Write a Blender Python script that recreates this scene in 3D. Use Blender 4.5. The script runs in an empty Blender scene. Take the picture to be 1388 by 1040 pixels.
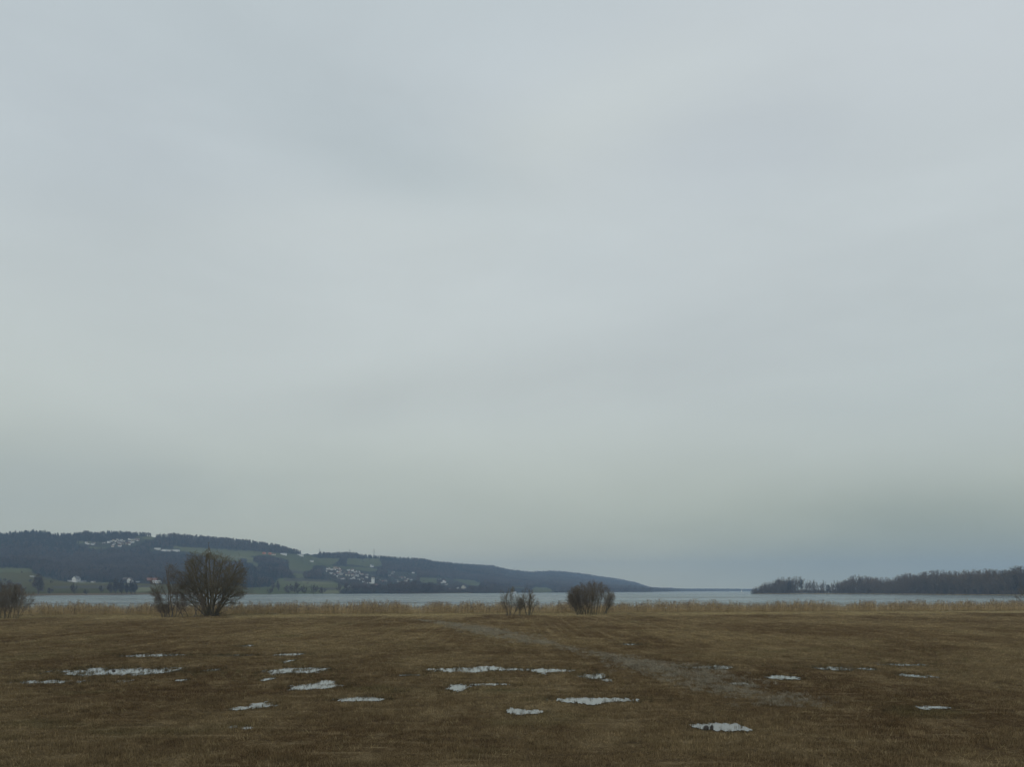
import bpy, math, random
import numpy as np
from mathutils import Vector, Matrix

R = math.radians
random.seed(7)
rng = np.random.default_rng(11)
F = 1080.0          # focal length in photo pixels
HZ = 800.0          # horizon row of the photo
CX = 694.0
EYE = 6.0           # the camera stands six metres above the meadow
LAKE = -1.5

scene = bpy.context.scene
col = scene.collection

# ------------------------------------------------------------------ helpers
def tag(o, label=None, cat=None, group=None, kind=None):
    if label: o['label'] = label
    if cat: o['category'] = cat
    if group: o['group'] = group
    if kind: o['kind'] = kind
    return o

def empty(name, loc, rz=0.0):
    o = bpy.data.objects.new(name, None)
    o.location = loc
    o.rotation_euler = (0, 0, rz)
    o.empty_display_size = 0.5
    col.objects.link(o)
    return o

class MB:
    """collects polygons, builds one mesh object"""
    def __init__(s):
        s.v = []; s.f = []; s.m = []; s.c = []
    def face(s, pts, mat=0, c=0.5):
        n = len(s.v)
        s.v.extend(pts)
        s.f.append(tuple(range(n, n + len(pts))))
        s.m.append(mat); s.c.append(c)
    def tube(s, pts, rad, sides=5, mat=0, c=0.5, cap=True):
        n0 = len(s.v)
        prev = None
        for i, p in enumerate(pts):
            d = (pts[min(i + 1, len(pts) - 1)] - pts[max(i - 1, 0)])
            if d.length < 1e-6: d = Vector((0, 0, 1))
            d.normalize()
            a = d.cross(Vector((0.31, 0.93, 0.17)))
            if a.length < 0.1: a = d.cross(Vector((1, 0, 0)))
            a.normalize(); b = d.cross(a)
            for k in range(sides):
                t = 2 * math.pi * k / sides
                s.v.append(p + (a * math.cos(t) + b * math.sin(t)) * rad[i])
        for i in range(len(pts) - 1):
            for k in range(sides):
                k2 = (k + 1) % sides
                s.f.append((n0 + i * sides + k, n0 + i * sides + k2, n0 + (i + 1) * sides + k2, n0 + (i + 1) * sides + k))
                s.m.append(mat); s.c.append(c)
        if cap and sides > 2:
            s.f.append(tuple(n0 + (len(pts) - 1) * sides + k for k in range(sides)))
            s.m.append(mat); s.c.append(c)
    def box(s, x0, x1, y0, y1, z0, z1, mat=0):
        n = len(s.v)
        s.v.extend([(x0, y0, z0), (x1, y0, z0), (x1, y1, z0), (x0, y1, z0), (x0, y0, z1), (x1, y0, z1), (x1, y1, z1), (x0, y1, z1)])
        for q in ((0, 3, 2, 1), (4, 5, 6, 7), (0, 1, 5, 4), (1, 2, 6, 5), (2, 3, 7, 6), (3, 0, 4, 7)):
            s.f.append(tuple(n + k for k in q)); s.m.append(mat); s.c.append(0.5)
    def mesh(s, name, mats):
        me = bpy.data.meshes.new(name)
        me.from_pydata([tuple(p) for p in s.v], [], s.f)
        for m in mats: me.materials.append(m)
        me.polygons.foreach_set('material_index', s.m)
        a = me.attributes.new('rnd', 'FLOAT', 'FACE')
        a.data.foreach_set('value', s.c)
        me.update()
        return me
    def build(s, name, mats, parent=None, link=True):
        if not isinstance(mats, (list, tuple)): mats = [mats]
        o = bpy.data.objects.new(name, s.mesh(name, mats))
        if link: col.objects.link(o)
        if parent: o.parent = parent
        return o

# 2-D value noise on numpy arrays
_tab = np.random.default_rng(5).random((256, 256))
def vnoise(x, y):
    x = np.asarray(x, float); y = np.asarray(y, float)
    xi = np.floor(x).astype(int); yi = np.floor(y).astype(int)
    fx = x - xi; fy = y - yi
    fx = fx * fx * (3 - 2 * fx); fy = fy * fy * (3 - 2 * fy)
    a = _tab[xi & 255, yi & 255]; b = _tab[(xi + 1) & 255, yi & 255]
    c = _tab[xi & 255, (yi + 1) & 255]; d = _tab[(xi + 1) & 255, (yi + 1) & 255]
    return (a * (1 - fx) + b * fx) * (1 - fy) + (c * (1 - fx) + d * fx) * fy
def fbm(x, y, o=4):
    r = 0; a = 0.5; t = 0
    for i in range(o):
        r = r + a * vnoise(np.asarray(x) * 2 ** i + 17.3 * i, np.asarray(y) * 2 ** i + 9.1 * i); t += a; a *= 0.5
    return r / t

def ground_at(px, py, z=0.0):
    Y = (EYE - z) * F / (py - HZ)
    return (px - CX) / F * Y, Y

# ------------------------------------------------------------------ materials
def newmat(name):
    m = bpy.data.materials.new(name)
    m.use_nodes = True
    nt = m.node_tree
    nt.nodes.clear()
    out = nt.nodes.new('ShaderNodeOutputMaterial')
    return m, nt, out

class N:
    """tiny node-graph writer"""
    def __init__(s, nt): s.nt = nt
    def node(s, t, **kw):
        n = s.nt.nodes.new(t)
        for k, v in kw.items(): setattr(n, k, v)
        return n
    def link(s, a, b): s.nt.links.new(a, b)
    def val(s, sock, v):
        if hasattr(v, 'is_linked'): s.link(v, sock)
        else: sock.default_value = v
    def math(s, op, a, b=0.0, c=None, clamp=False):
        n = s.node('ShaderNodeMath', operation=op, use_clamp=clamp)
        s.val(n.inputs[0], a); s.val(n.inputs[1], b)
        if c is not None: s.val(n.inputs[2], c)
        return n.outputs[0]
    def mix(s, f, a, b, blend='MIX'):
        n = s.node('ShaderNodeMix', data_type='RGBA', blend_type=blend)
        n.clamp_factor = True
        s.val(n.inputs['Factor'], f)
        ia = [i for i in n.inputs if i.name == 'A' and i.type == 'RGBA'][0]
        ib = [i for i in n.inputs if i.name == 'B' and i.type == 'RGBA'][0]
        s.val(ia, a if hasattr(a, 'is_linked') else (*a, 1)); s.val(ib, b if hasattr(b, 'is_linked') else (*b, 1))
        return [o for o in n.outputs if o.type == 'RGBA'][0]
    def ramp(s, f, lo, hi, smooth=True):
        n = s.node('ShaderNodeMapRange', interpolation_type='SMOOTHSTEP' if smooth else 'LINEAR')
        n.clamp = True
        s.val(n.inputs[0], f); n.inputs[1].default_value = lo; n.inputs[2].default_value = hi
        return n.outputs[0]
    def noise(s, vec, scale, detail=4, rough=0.5, dist=0.0):
        n = s.node('ShaderNodeTexNoise')
        s.link(vec, n.inputs['Vector'])
        n.inputs['Scale'].default_value = scale; n.inputs['Detail'].default_value = detail
        n.inputs['Roughness'].default_value = rough; n.inputs['Distortion'].default_value = dist
        return n.outputs['Fac']
    def mapping(s, vec, scale=(1, 1, 1), rot=(0, 0, 0), loc=(0, 0, 0)):
        n = s.node('ShaderNodeMapping')
        s.link(vec, n.inputs['Vector'])
        n.inputs['Scale'].default_value = scale; n.inputs['Rotation'].default_value = rot; n.inputs['Location'].default_value = loc
        return n.outputs[0]
    def attr(s, name):
        return s.node('ShaderNodeAttribute', attribute_name=name).outputs['Fac']
    def rand(s):
        return s.node('ShaderNodeObjectInfo').outputs['Random']
    def pos(s):
        return s.node('ShaderNodeNewGeometry').outputs['Position']

# colours of the meadow, shared by its soil and its stubble
def meadow_group():
    g = bpy.data.node_groups.new('meadow_colour', 'ShaderNodeTree')
    g.interface.new_socket('Color', in_out='OUTPUT', socket_type='NodeSocketColor')
    w = N(g)
    P = w.pos()
    sep = w.node('ShaderNodeSeparateXYZ'); w.link(P, sep.inputs[0])
    big = w.noise(w.mapping(P, (1, 0.55, 1)), 0.055, 5, 0.55, 0.4)
    mid = w.noise(w.mapping(P, (1, 0.45, 1), loc=(31, 7, 0)), 0.42, 4, 0.6)
    fine = w.noise(w.mapping(P, (1, 0.7, 1)), 2.3, 3, 0.6)
    cross = w.noise(w.mapping(P, (0.30, 1.9, 1), loc=(5, 3, 0), rot=(0, 0, R(4))), 0.8, 4, 0.65)
    # mowing swaths: west part runs nearly away from the viewer, east part runs aslant
    s1 = w.noise(w.mapping(P, (1.2, 0.014, 1), rot=(0, 0, R(-3))), 0.9, 4, 0.6)
    s2 = w.noise(w.mapping(P, (1.1, 0.013, 1), rot=(0, 0, R(-26))), 0.9, 4, 0.6)
    side = w.math('ADD', sep.outputs[0], w.math('MULTIPLY', w.math('SUBTRACT', sep.outputs[1], 110.0), 0.2))
    sd = w.ramp(side, -4.0, 4.0)
    sw = w.node('ShaderNodeMix', data_type='FLOAT')
    w.link(sd, sw.inputs[0]); w.link(s1, sw.inputs[2]); w.link(s2, sw.inputs[3])
    far = w.ramp(sep.outputs[1], 55.0, 120.0)
    c = w.mix(w.ramp(big, 0.36, 0.64), (0.104, 0.068, 0.034), (0.190, 0.142, 0.074))
    c = w.mix(w.math('MULTIPLY', w.ramp(mid, 0.50, 0.70), 0.65), c, (0.260, 0.198, 0.108))
    c = w.mix(w.math('MULTIPLY', w.ramp(mid, 0.46, 0.30), 0.6), c, (0.078, 0.048, 0.026))
    c = w.mix(w.math('MULTIPLY', w.ramp(fine, 0.55, 0.75), 0.5), c, (0.31, 0.24, 0.13))
    c = w.mix(w.math('MULTIPLY', w.ramp(fine, 0.44, 0.28), 0.6), c, (0.060, 0.042, 0.026))
    c = w.mix(w.math('MULTIPLY', w.math('MULTIPLY', w.ramp(sw.outputs[0], 0.48, 0.70), far), 0.45), c, (0.270, 0.212, 0.115))
    c = w.mix(w.math('MULTIPLY', w.math('MULTIPLY', w.ramp(sw.outputs[0], 0.46, 0.28), far), 0.45), c, (0.110, 0.074, 0.037))
    near = w.ramp(sep.outputs[1], 95.0, 60.0)
    c = w.mix(w.math('MULTIPLY', w.math('MULTIPLY', w.ramp(cross, 0.54, 0.70), near), 0.65), c, (0.290, 0.222, 0.125))
    c = w.mix(w.math('MULTIPLY', w.math('MULTIPLY', w.ramp(cross, 0.45, 0.30), near), 0.6), c, (0.070, 0.052, 0.032))
    # greener wet sward in a band across the middle of the field
    gr = w.noise(w.mapping(P, (0.6, 1, 1), loc=(3, 50, 0)), 0.16, 3, 0.5)
    c = w.mix(w.math('MULTIPLY', w.ramp(gr, 0.58, 0.74), 0.4), c, (0.090, 0.088, 0.038))
    # straw-coloured unmown margin before the reeds
    edge = w.math('SUBTRACT', sep.outputs[1], w.math('MULTIPLY', sep.outputs[0], 0.17))
    en = w.math('ADD', w.math('ADD', edge, w.math('MULTIPLY', mid, 16.0)), w.math('MULTIPLY', w.math('SUBTRACT', big, 0.5), 60.0))
    c = w.mix(w.math('MULTIPLY', w.ramp(en, 178.0, 202.0), 0.7), c, (0.31, 0.250, 0.132))
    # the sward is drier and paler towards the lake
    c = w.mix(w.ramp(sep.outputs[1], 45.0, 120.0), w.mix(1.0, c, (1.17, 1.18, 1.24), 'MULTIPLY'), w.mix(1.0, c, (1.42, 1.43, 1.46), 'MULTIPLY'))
    go = w.node('NodeGroupOutput')
    w.link(c, go.inputs[0])
    return g
MG = meadow_group()

def meadow_soil():
    m, nt, out = newmat('meadow_soil'); w = N(nt)
    g = w.node('ShaderNodeGroup', node_tree=MG)
    P = w.pos()
    n1 = w.noise(P, 9.0, 5, 0.65)
    n2 = w.noise(P, 1.2, 4, 0.6)
    c = w.mix(w.ramp(n1, 0.35, 0.7), w.mix(1.0, g.outputs[0], (0.45, 0.43, 0.42), 'MULTIPLY'), g.outputs[0])
    b = w.node('ShaderNodeBump'); b.inputs['Strength'].default_value = 0.8; b.inputs['Distance'].default_value = 0.12
    w.link(w.math('ADD', n1, n2), b.inputs['Height'])
    p = w.node('ShaderNodeBsdfDiffuse'); w.link(c, p.inputs['Color']); w.link(b.outputs[0], p.inputs['Normal'])
    w.link(p.outputs[0], out.inputs[0])
    return m

def blade_mat(name, lo, hi, use_meadow=0.0, transl=0.0):
    m, nt, out = newmat(name); w = N(nt)
    r = w.attr('rnd')
    c = w.mix(r, lo, hi)
    if use_meadow:
        g = w.node('ShaderNodeGroup', node_tree=MG)
        v = w.math('ADD', 0.42, w.math('MULTIPLY', r, 1.5))
        cm = w.node('ShaderNodeCombineXYZ')
        for i in range(3): w.link(v, cm.inputs[i])
        k = w.mix(1.0, g.outputs[0], cm.outputs[0], 'MULTIPLY')
        c = w.mix(use_meadow, c, k)
    o = w.rand()
    v = w.math('ADD', 0.72, w.math('MULTIPLY', o, 0.56))
    cm = w.node('ShaderNodeCombineXYZ')
    for i in range(3): w.link(v, cm.inputs[i])
    c = w.mix(1.0, c, cm.outputs[0], 'MULTIPLY')
    p = w.node('ShaderNodeBsdfDiffuse'); w.link(c, p.inputs['Color'])
    if transl:
        t = w.node('ShaderNodeBsdfTranslucent'); w.link(c, t.inputs['Color'])
        mx = w.node('ShaderNodeMixShader'); mx.inputs[0].default_value = transl
        w.link(p.outputs[0], mx.inputs[1]); w.link(t.outputs[0], mx.inputs[2])
        w.link(mx.outputs[0], out.inputs[0])
    else:
        w.link(p.outputs[0], out.inputs[0])
    return m

def bark_mat(name, lo, hi, scale=6.0):
    m, nt, out = newmat(name); w = N(nt)
    n = w.noise(w.mapping(w.node('ShaderNodeTexCoord').outputs['Object'], (1, 1, 0.25)), scale, 4, 0.6)
    c = w.mix(w.ramp(n, 0.35, 0.65), lo, hi)
    c = w.mix(w.math('MULTIPLY', w.attr('rnd'), 0.5), c, hi)
    p = w.node('ShaderNodeBsdfPrincipled'); w.link(c, p.inputs['Base Color'])
    p.inputs['Roughness'].default_value = 0.9; p.inputs['Specular IOR Level'].default_value = 0.2
    b = w.node('ShaderNodeBump'); b.inputs['Strength'].default_value = 0.6; b.inputs['Distance'].default_value = 0.05
    w.link(n, b.inputs['Height']); w.link(b.outputs[0], p.inputs['Normal'])
    w.link(p.outputs[0], out.inputs[0])
    return m

def plain_mat(name, c, rough=0.8, var=0.12, scale=0.8):
    m, nt, out = newmat(name); w = N(nt)
    n = w.noise(w.node('ShaderNodeTexCoord').outputs['Object'], scale, 4, 0.6)
    lo = tuple(k * (1 - var) for k in c); hi = tuple(min(1, k * (1 + var)) for k in c)
    cc = w.mix(n, lo, hi)
    p = w.node('ShaderNodeBsdfPrincipled'); w.link(cc, p.inputs['Base Color'])
    p.inputs['Roughness'].default_value = rough
    w.link(p.outputs[0], out.inputs[0])
    return m

def water_mat(name, base, rough, ior, scale, dist, tall=(1, 1, 1)):
    m, nt, out = newmat(name); w = N(nt)
    P = w.pos()
    n1 = w.noise(w.mapping(P, tall), scale, 3, 0.55)
    n2 = w.noise(w.mapping(P, (tall[0] * 3.1, tall[1] * 3.1, 1)), scale, 3, 0.55)
    b = w.node('ShaderNodeBump'); b.inputs['Strength'].default_value = 1.0; b.inputs['Distance'].default_value = dist
    w.link(w.math('ADD', n1, w.math('MULTIPLY', n2, 0.4)), b.inputs['Height'])
    p = w.node('ShaderNodeBsdfPrincipled')
    p.inputs['Base Color'].default_value = (*base, 1)
    p.inputs['Roughness'].default_value = rough
    if tall[0] < 1:      # wind lanes on the open water
        lane = w.noise(w.mapping(P, (0.10, 0.6, 1)), 0.03, 4, 0.6)
        w.link(w.math('ADD', 0.06, w.math('MULTIPLY', w.ramp(lane, 0.38, 0.62), 0.30)), p.inputs['Roughness'])
    p.inputs['IOR'].default_value = ior
    w.link(b.outputs[0], p.inputs['Normal'])
    w.link(p.outputs[0], out.inputs[0])
    return m

M_SOIL = meadow_soil()
M_GRASS = blade_mat('meadow_stubble', (0.06, 0.05, 0.03), (0.3, 0.24, 0.13), 0.85)
M_SEDGE = blade_mat('grey_sedge', (0.185, 0.17, 0.13), (0.44, 0.405, 0.32), 0.2)
M_RUSH = blade_mat('green_rush', (0.045, 0.052, 0.022), (0.115, 0.120, 0.055), 0.25)
M_REED = blade_mat('reed_straw', (0.27, 0.20, 0.105), (0.78, 0.62, 0.37), 0.0, 0.35)
M_PLUME = blade_mat('reed_plume', (0.16, 0.125, 0.09), (0.30, 0.24, 0.18), 0.0, 0.2)
M_DRYGRASS = blade_mat('dry_bank_grass', (0.19, 0.145, 0.072), (0.46, 0.37, 0.21), 0.0)
M_STAND = blade_mat('standing_dead_grass', (0.035, 0.032, 0.018), (0.14, 0.115, 0.062), 0.25)
M_BARK = bark_mat('lichen_bark', (0.064, 0.055, 0.036), (0.160, 0.137, 0.084))
M_BARKG = bark_mat('grey_bark', (0.065, 0.057, 0.046), (0.16, 0.138, 0.11))
M_TWIG = bark_mat('dark_twigs', (0.092, 0.076, 0.060), (0.190, 0.157, 0.120))
M_TWIGB = bark_mat('brown_twigs', (0.092, 0.078, 0.054), (0.185, 0.157, 0.104))
M_LAKE = water_mat('lake_water', (0.075, 0.115, 0.112), 0.12, 1.33, 0.35, 0.55, (0.35, 1.0, 1))
M_PUDDLE = water_mat('puddle_water', (0.10, 0.095, 0.085), 0.02, 1.62, 5.0, 0.0006)
def far_mat(name, lo, hi):
    m, nt, out = newmat(name); w = N(nt)
    big = w.noise(w.mapping(w.pos(), (1, .6, 0)), 0.006, 4, 0.6)  # broad noise: brown patches, plus relief shading put into the tree colour
    f = w.math('ADD', w.math('MULTIPLY', w.rand(), 0.32), w.math('MULTIPLY', w.ramp(big, 0.36, 0.64), 0.52))
    f = w.math('ADD', f, w.math('MULTIPLY', w.attr('rnd'), 0.15))
    p = w.node('ShaderNodeBsdfDiffuse'); w.link(w.mix(f, lo, hi), p.inputs['Color']); w.link(p.outputs[0], out.inputs[0])
    return m
M_CONIF = far_mat('conifer_needles', (0.008, 0.012, 0.013), (0.024, 0.031, 0.026))
M_BARE = far_mat('bare_woodland_twigs', (0.048, 0.036, 0.034), (0.125, 0.092, 0.072))
M_BARE2 = far_mat('shore_trees_twigs', (0.080, 0.060, 0.040), (0.195, 0.145, 0.095))

# ------------------------------------------------------------------ camera, light, sky
cam_d = bpy.data.cameras.new('camera')
cam = bpy.data.objects.new('camera', cam_d); col.objects.link(cam)
cam.location = (0, 0, EYE); cam.rotation_euler = (R(90), 0, 0)
cam_d.sensor_width = 36; cam_d.lens = 36 * F / 1388
cam_d.shift_y = (HZ - 520) / 1388.0
cam_d.clip_start = 0.5; cam_d.clip_end = 40000
scene.camera = cam

SUN_EL, SUN_ROT = 38.0, 205.0
sl = bpy.data.lights.new('sun', 'SUN'); sun = bpy.data.objects.new('sun', sl); col.objects.link(sun)
sl.energy = 0.5; sl.angle = R(40); sl.color = (1.0, 0.96, 0.90)
sd = Vector((math.sin(R(SUN_ROT)) * math.cos(R(SUN_EL)), math.cos(R(SUN_ROT)) * math.cos(R(SUN_EL)), math.sin(R(SUN_EL))))
sun.rotation_euler = (-sd).to_track_quat('-Z', 'Y').to_euler()

def srgb(r, g, b, k=1.0):
    f = lambda c: ((c / 255 + 0.055) / 1.055) ** 2.4 if c > 10 else c / 255 / 12.92
    return tuple(f(c) * k for c in (r, g, b))

world = bpy.data.worlds.new('World'); scene.world = world; world.use_nodes = True
wt = world.node_tree; wt.nodes.clear(); w = N(wt)
wo = w.node('ShaderNodeOutputWorld'); bg = w.node('ShaderNodeBackground'); bg.inputs[1].default_value = 0.1
w.link(bg.outputs[0], wo.inputs[0])
sky = w.node('ShaderNodeTexSky', sky_type='NISHITA')
sky.sun_disc = False; sky.sun_elevation = R(SUN_EL); sky.sun_rotation = R(SUN_ROT); sky.air_density = 1.5; sky.dust_density = 3.0
G = w.node('ShaderNodeTexCoord').outputs['Generated']
sp = w.node('ShaderNodeSeparateXYZ'); w.link(G, sp.inputs[0])
el = sp.outputs[2]
cr = w.node('ShaderNodeValToRGB'); cr.color_ramp.interpolation = 'B_SPLINE'
K = 1.0
stops = [(0.0, (216, 214, 180)), (0.04, (205, 205, 182)), (0.085, (191, 197, 184)), (0.15, (188, 195, 188)), (0.22, (193, 201, 198)),
         (0.32, (199, 207, 208)), (0.42, (197, 206, 209)), (0.52, (190, 200, 206)), (0.62, (187, 198, 204)), (1.0, (182, 192, 196))]
while len(cr.color_ramp.elements) < len(stops): cr.color_ramp.elements.new(0.5)
for e, (p, c) in zip(cr.color_ramp.elements, stops):
    e.position = p; e.color = (*srgb(*c), 1)
# the cloud deck is soft: warp the elevation with broad noise before reading its brightness
flat = w.mapping(G, (1.0, 1.0, 2.3))
n_big = w.noise(flat, 1.3, 3, 0.5, 0.3)
n_mid = w.noise(w.mapping(G, (1.0, 1.0, 2.8), loc=(4, 1, 2)), 3.2, 6, 0.55, 0.35)
warp = w.math('ADD', el, w.math('MULTIPLY', w.math('SUBTRACT', n_big, 0.5), 0.06))
w.link(warp, cr.inputs[0])
c = cr.outputs[0]
def blob(c, px, py, sx, sy, colr, amt, rot=0.0):
    """a softer or darker bank of cloud fixed in one direction of the sky"""
    d = Vector(((px - CX) / F, 1.0, (HZ - py) / F)).normalized()
    x = d.cross(Vector((0, 0, 1))).normalized(); z = x.cross(d).normalized()
    if rot: x, z = x * math.cos(rot) + z * math.sin(rot), z * math.cos(rot) - x * math.sin(rot)
    def dot(v, s):
        n = w.node('ShaderNodeVectorMath', operation='DOT_PRODUCT'); w.link(G, n.inputs[0]); n.inputs[1].default_value = v
        return w.math('MULTIPLY', n.outputs['Value'], s)
    a = dot(x, F / sx); b = dot(z, F / sy)
    r2 = w.math('ADD', w.math('MULTIPLY', a, a), w.math('MULTIPLY', b, b))
    r2 = w.math('ADD', r2, w.math('MULTIPLY', w.math('SUBTRACT', n_mid, 0.5), 0.8))
    g = w.math('POWER', 2.718, w.math('MULTIPLY', w.math('MAXIMUM', r2, 0.0), -1.0))
    f = w.node('ShaderNodeVectorMath', operation='DOT_PRODUCT'); w.link(G, f.inputs[0]); f.inputs[1].default_value = d
    g = w.math('MULTIPLY', g, w.math('GREATER_THAN', f.outputs['Value'], 0.0))
    return w.mix(w.math('MULTIPLY', g, amt), c, colr)
c = blob(c, 1350, 40, 480, 260, srgb(202, 209, 216), 0.7)
c = blob(c, 1280, 735, 430, 80, srgb(147, 157, 144), 0.9)
c = blob(c, 1150, 230, 300, 110, srgb(190, 199, 201), 0.5)
c = blob(c, 1380, 470, 300, 140, srgb(180, 190, 193), 0.6)
c = blob(c, 60, 210, 300, 150, srgb(182, 192, 200), 0.7)
c = blob(c, 60, 660, 460, 60, srgb(168, 178, 177), 0.6)
c = blob(c, 800, 165, 190, 55, srgb(199, 207, 208), 0.7, 0.35)
c = blob(c, 470, 170, 260, 60, srgb(181, 192, 198), 0.6, -0.35)
c = blob(c, 570, 250, 130, 35, srgb(180, 191, 196), 0.6, -0.2)
c = blob(c, 480, 310, 230, 40, srgb(196, 204, 206), 0.6, 0.1)
c = blob(c, 640, 340, 420, 60, srgb(196, 204, 206), 0.5, 0.45)
c = blob(c, 950, 470, 330, 60, srgb(184, 192, 195), 0.5, 0.12)
c = blob(c, 130, 400, 260, 120, srgb(192, 200, 200), 0.4)
c = blob(c, 1000, 200, 150, 60, srgb(188, 197, 206), 0.4)
c = blob(c, 620, 530, 260, 35, srgb(184, 191, 191), 0.5, 0.1)
k = w.math('ADD', 1.0, w.math('MULTIPLY', w.math('SUBTRACT', n_mid, 0.5), 0.17))
kc = w.node('ShaderNodeCombineXYZ')
for i in range(3): w.link(k, kc.inputs[i])
c = w.mix(1.0, c, kc.outputs[0], 'MULTIPLY')
sc = w.node('ShaderNodeVectorMath', operation='MULTIPLY'); w.link(c, sc.inputs[0]); sc.inputs[1].default_value = (10.70, 10.60, 10.32)
final = w.mix(0.94, sky.outputs[0], sc.outputs[0])
w.link(final, bg.inputs[0])

scene.view_settings.view_transform = 'Standard'; scene.view_settings.look = 'None'
scene.view_settings.exposure = 0; scene.view_settings.gamma = 1
scene.render.engine = 'CYCLES'
scene.cycles.use_denoising = True
scene.cycles.denoiser = 'OPENIMAGEDENOISE'; scene.cycles.denoising_input_passes = 'RGB_ALBEDO_NORMAL'; scene.cycles.denoising_prefilter = 'ACCURATE'
scene.cycles.max_bounces = 5; scene.cycles.diffuse_bounces = 2; scene.cycles.glossy_bounces = 3
scene.cycles.volume_bounces = 1; scene.cycles.transparent_max_bounces = 6

# ------------------------------------------------------------------ meadow and lake
def edge_y(X):            # where the reed belt begins
    return 202.0 + 0.17 * np.asarray(X)
def ground_z(X, Y):
    X = np.asarray(X, float); Y = np.asarray(Y, float)
    z = 0.05 * (fbm(X * 0.06, Y * 0.06, 3) - 0.5)
    t = np.clip((Y - (edge_y(X) + 3)) / 22.0, 0, 1)
    return z - 2.9 * t * t * (3 - 2 * t)

def grid_mesh(name, xs, ys, zf, mat, smooth=True):
    X, Y = np.meshgrid(xs, ys)
    Z = zf(X, Y)
    v = np.stack([X.ravel(), Y.ravel(), np.broadcast_to(Z, X.shape).ravel()], 1)
    nx, ny = len(xs), len(ys)
    i = np.arange(nx * (ny - 1)).reshape(ny - 1, nx)[:, :-1].ravel()
    f = np.stack([i, i + 1, i + nx + 1, i + nx], 1)
    me = bpy.data.meshes.new(name)
    me.from_pydata(v.tolist(), [], f.tolist())
    me.materials.append(mat)
    if smooth: me.polygons.foreach_set('use_smooth', [True] * len(me.polygons))
    me.update()
    o = bpy.data.objects.new(name, me); col.objects.link(o)
    return o
ground = grid_mesh('ground', np.arange(-600, 601, 3.0), np.concatenate([np.arange(-60, 120, 3.0), np.arange(120, 340, 2.0)]), ground_z, M_SOIL)
tag(ground, kind='structure')
lake = grid_mesh('lake', np.linspace(-4850, 4850, 15), np.array([120.0, 1000, 3000, 5000, 6980]), lambda X, Y: LAKE + 0 * X, M_LAKE, False)
tag(lake, kind='structure')

# ------------------------------------------------------------------ puddles
PUD = [  # boxes in the photo: centre x, centre y, width, height; share of grass standing in it; label
    ([(160, 911, 148, 11), (110, 913, 60, 6), (210, 911, 70, 7)], .20, 'widest puddle, long and streaked with standing grass stems'),
    ([(70, 925, 88, 4.5), (45, 926, 40, 3.5)], .25, 'narrow ragged puddle just in front of the widest one'),
    ([(205, 889, 78, 3.6)], .15, 'thin long puddle lying behind the widest puddle'),
    ([(310, 889, 56, 2.2)], .45, 'faint hair-thin puddle near the far tree'),
    ([(392, 888, 32, 3.4)], .12, 'short thin puddle behind the small round one'),
    ([(394, 896, 11, 4.0)], .10, 'tiny round puddle between two longer puddles'),
    ([(405, 910, 74, 7.5), (385, 910, 34, 9)], .22, 'pale puddle with a grassy left end and a thin right tail'),
    ([(430, 931, 60, 8), (437, 928, 26, 10), (410, 934, 30, 6)], .08, 'jagged slanting puddle left of the middle'),
    ([(487, 949, 58, 5.0), (495, 948, 26, 6)], .03, 'smooth flat puddle with a dark rim, right of the jagged one'),
    ([(357, 957, 34, 9), (325, 961, 26, 5)], .10, 'broken puddle with mud between its two halves'),
    ([(316, 987, 12, 3.6), (334, 988, 16, 3.6)], .10, 'two tiny spots of water in a dark muddy hollow'),
    ([(622, 934, 27, 11)], .02, 'compact bright oval puddle in the middle of the meadow'),
    ([(655, 908, 120, 3.6), (622, 909, 62, 6), (665, 907, 50, 5.5)], .12, 'long straight puddle above the bright oval one'),
    ([(746, 910, 50, 4), (736, 911, 14, 7)], .12, 'thin puddle with a downward notch, right of the long straight one'),
    ([(806, 917, 42, 8), (824, 923, 12, 4)], .25, 'stepped grassy puddle beside the grey sedge strip'),
    ([(803, 950, 102, 6), (798, 951, 44, 9)], .03, 'broad bright puddle with a pointed underside, near the middle'),
    ([(703, 965, 26, 8), (722, 966, 28, 5)], .10, 'small lumpy puddle below the long straight one'),
    ([(657, 929, 66, 2.6)], .38, 'faint puddle drowned in green grass beside the bright oval'),
    ([(984, 987, 46, 11), (955, 986, 30, 8), (970, 987, 40, 9)], .04, 'nearest puddle, holding two dark clods of mud'),
    ([(965, 906, 64, 3.5), (982, 905, 26, 5)], .22, 'thin puddle behind the sedge strip'),
    ([(1003, 928, 24, 2.6)], .15, 'short sliver of water at the edge of the sedge strip'),
    ([(1060, 919, 40, 5)], .06, 'bright lens-shaped puddle right of the sedge strip'),
    ([(1130, 907, 52, 5), (1173, 907, 24, 3.4)], .45, 'patchy puddle broken up by green rushes'),
    ([(1238, 917, 30, 5), (1263, 918, 12, 3)], .12, 'small bright puddle farthest to the right'),
    ([(1262, 960, 58, 3.6), (1250, 961, 20, 5)], .12, 'flat sliver of a puddle low on the right'),
    ([(1225, 902, 60, 2.6)], .5, 'faint water among green rushes above the right-hand puddles'),
    ([(290, 909, 20, 4)], .25, 'small grassy puddle right of the widest one'),
    ([(164, 924, 9, 3.5), (174, 924, 6, 3)], .1, 'two little spots of water under the widest puddle'),
    ([(247, 923, 16, 2.6)], .3, 'small faint puddle lying off the right tip of the widest one'),
    ([(360, 922, 14, 4.5)], .4, 'little weedy puddle left of the jagged one'),
    ([(553, 916, 44, 2.2)], .4, 'faint thread of water left of the long straight puddle'),
    ([(858, 874, 30, 2.0)], .3, 'faint far puddle near the sedge strip'),
    ([(333, 876, 20, 1.8)], .3, 'faint far puddle nearest the big bare tree'),
]
puddles = []
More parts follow.
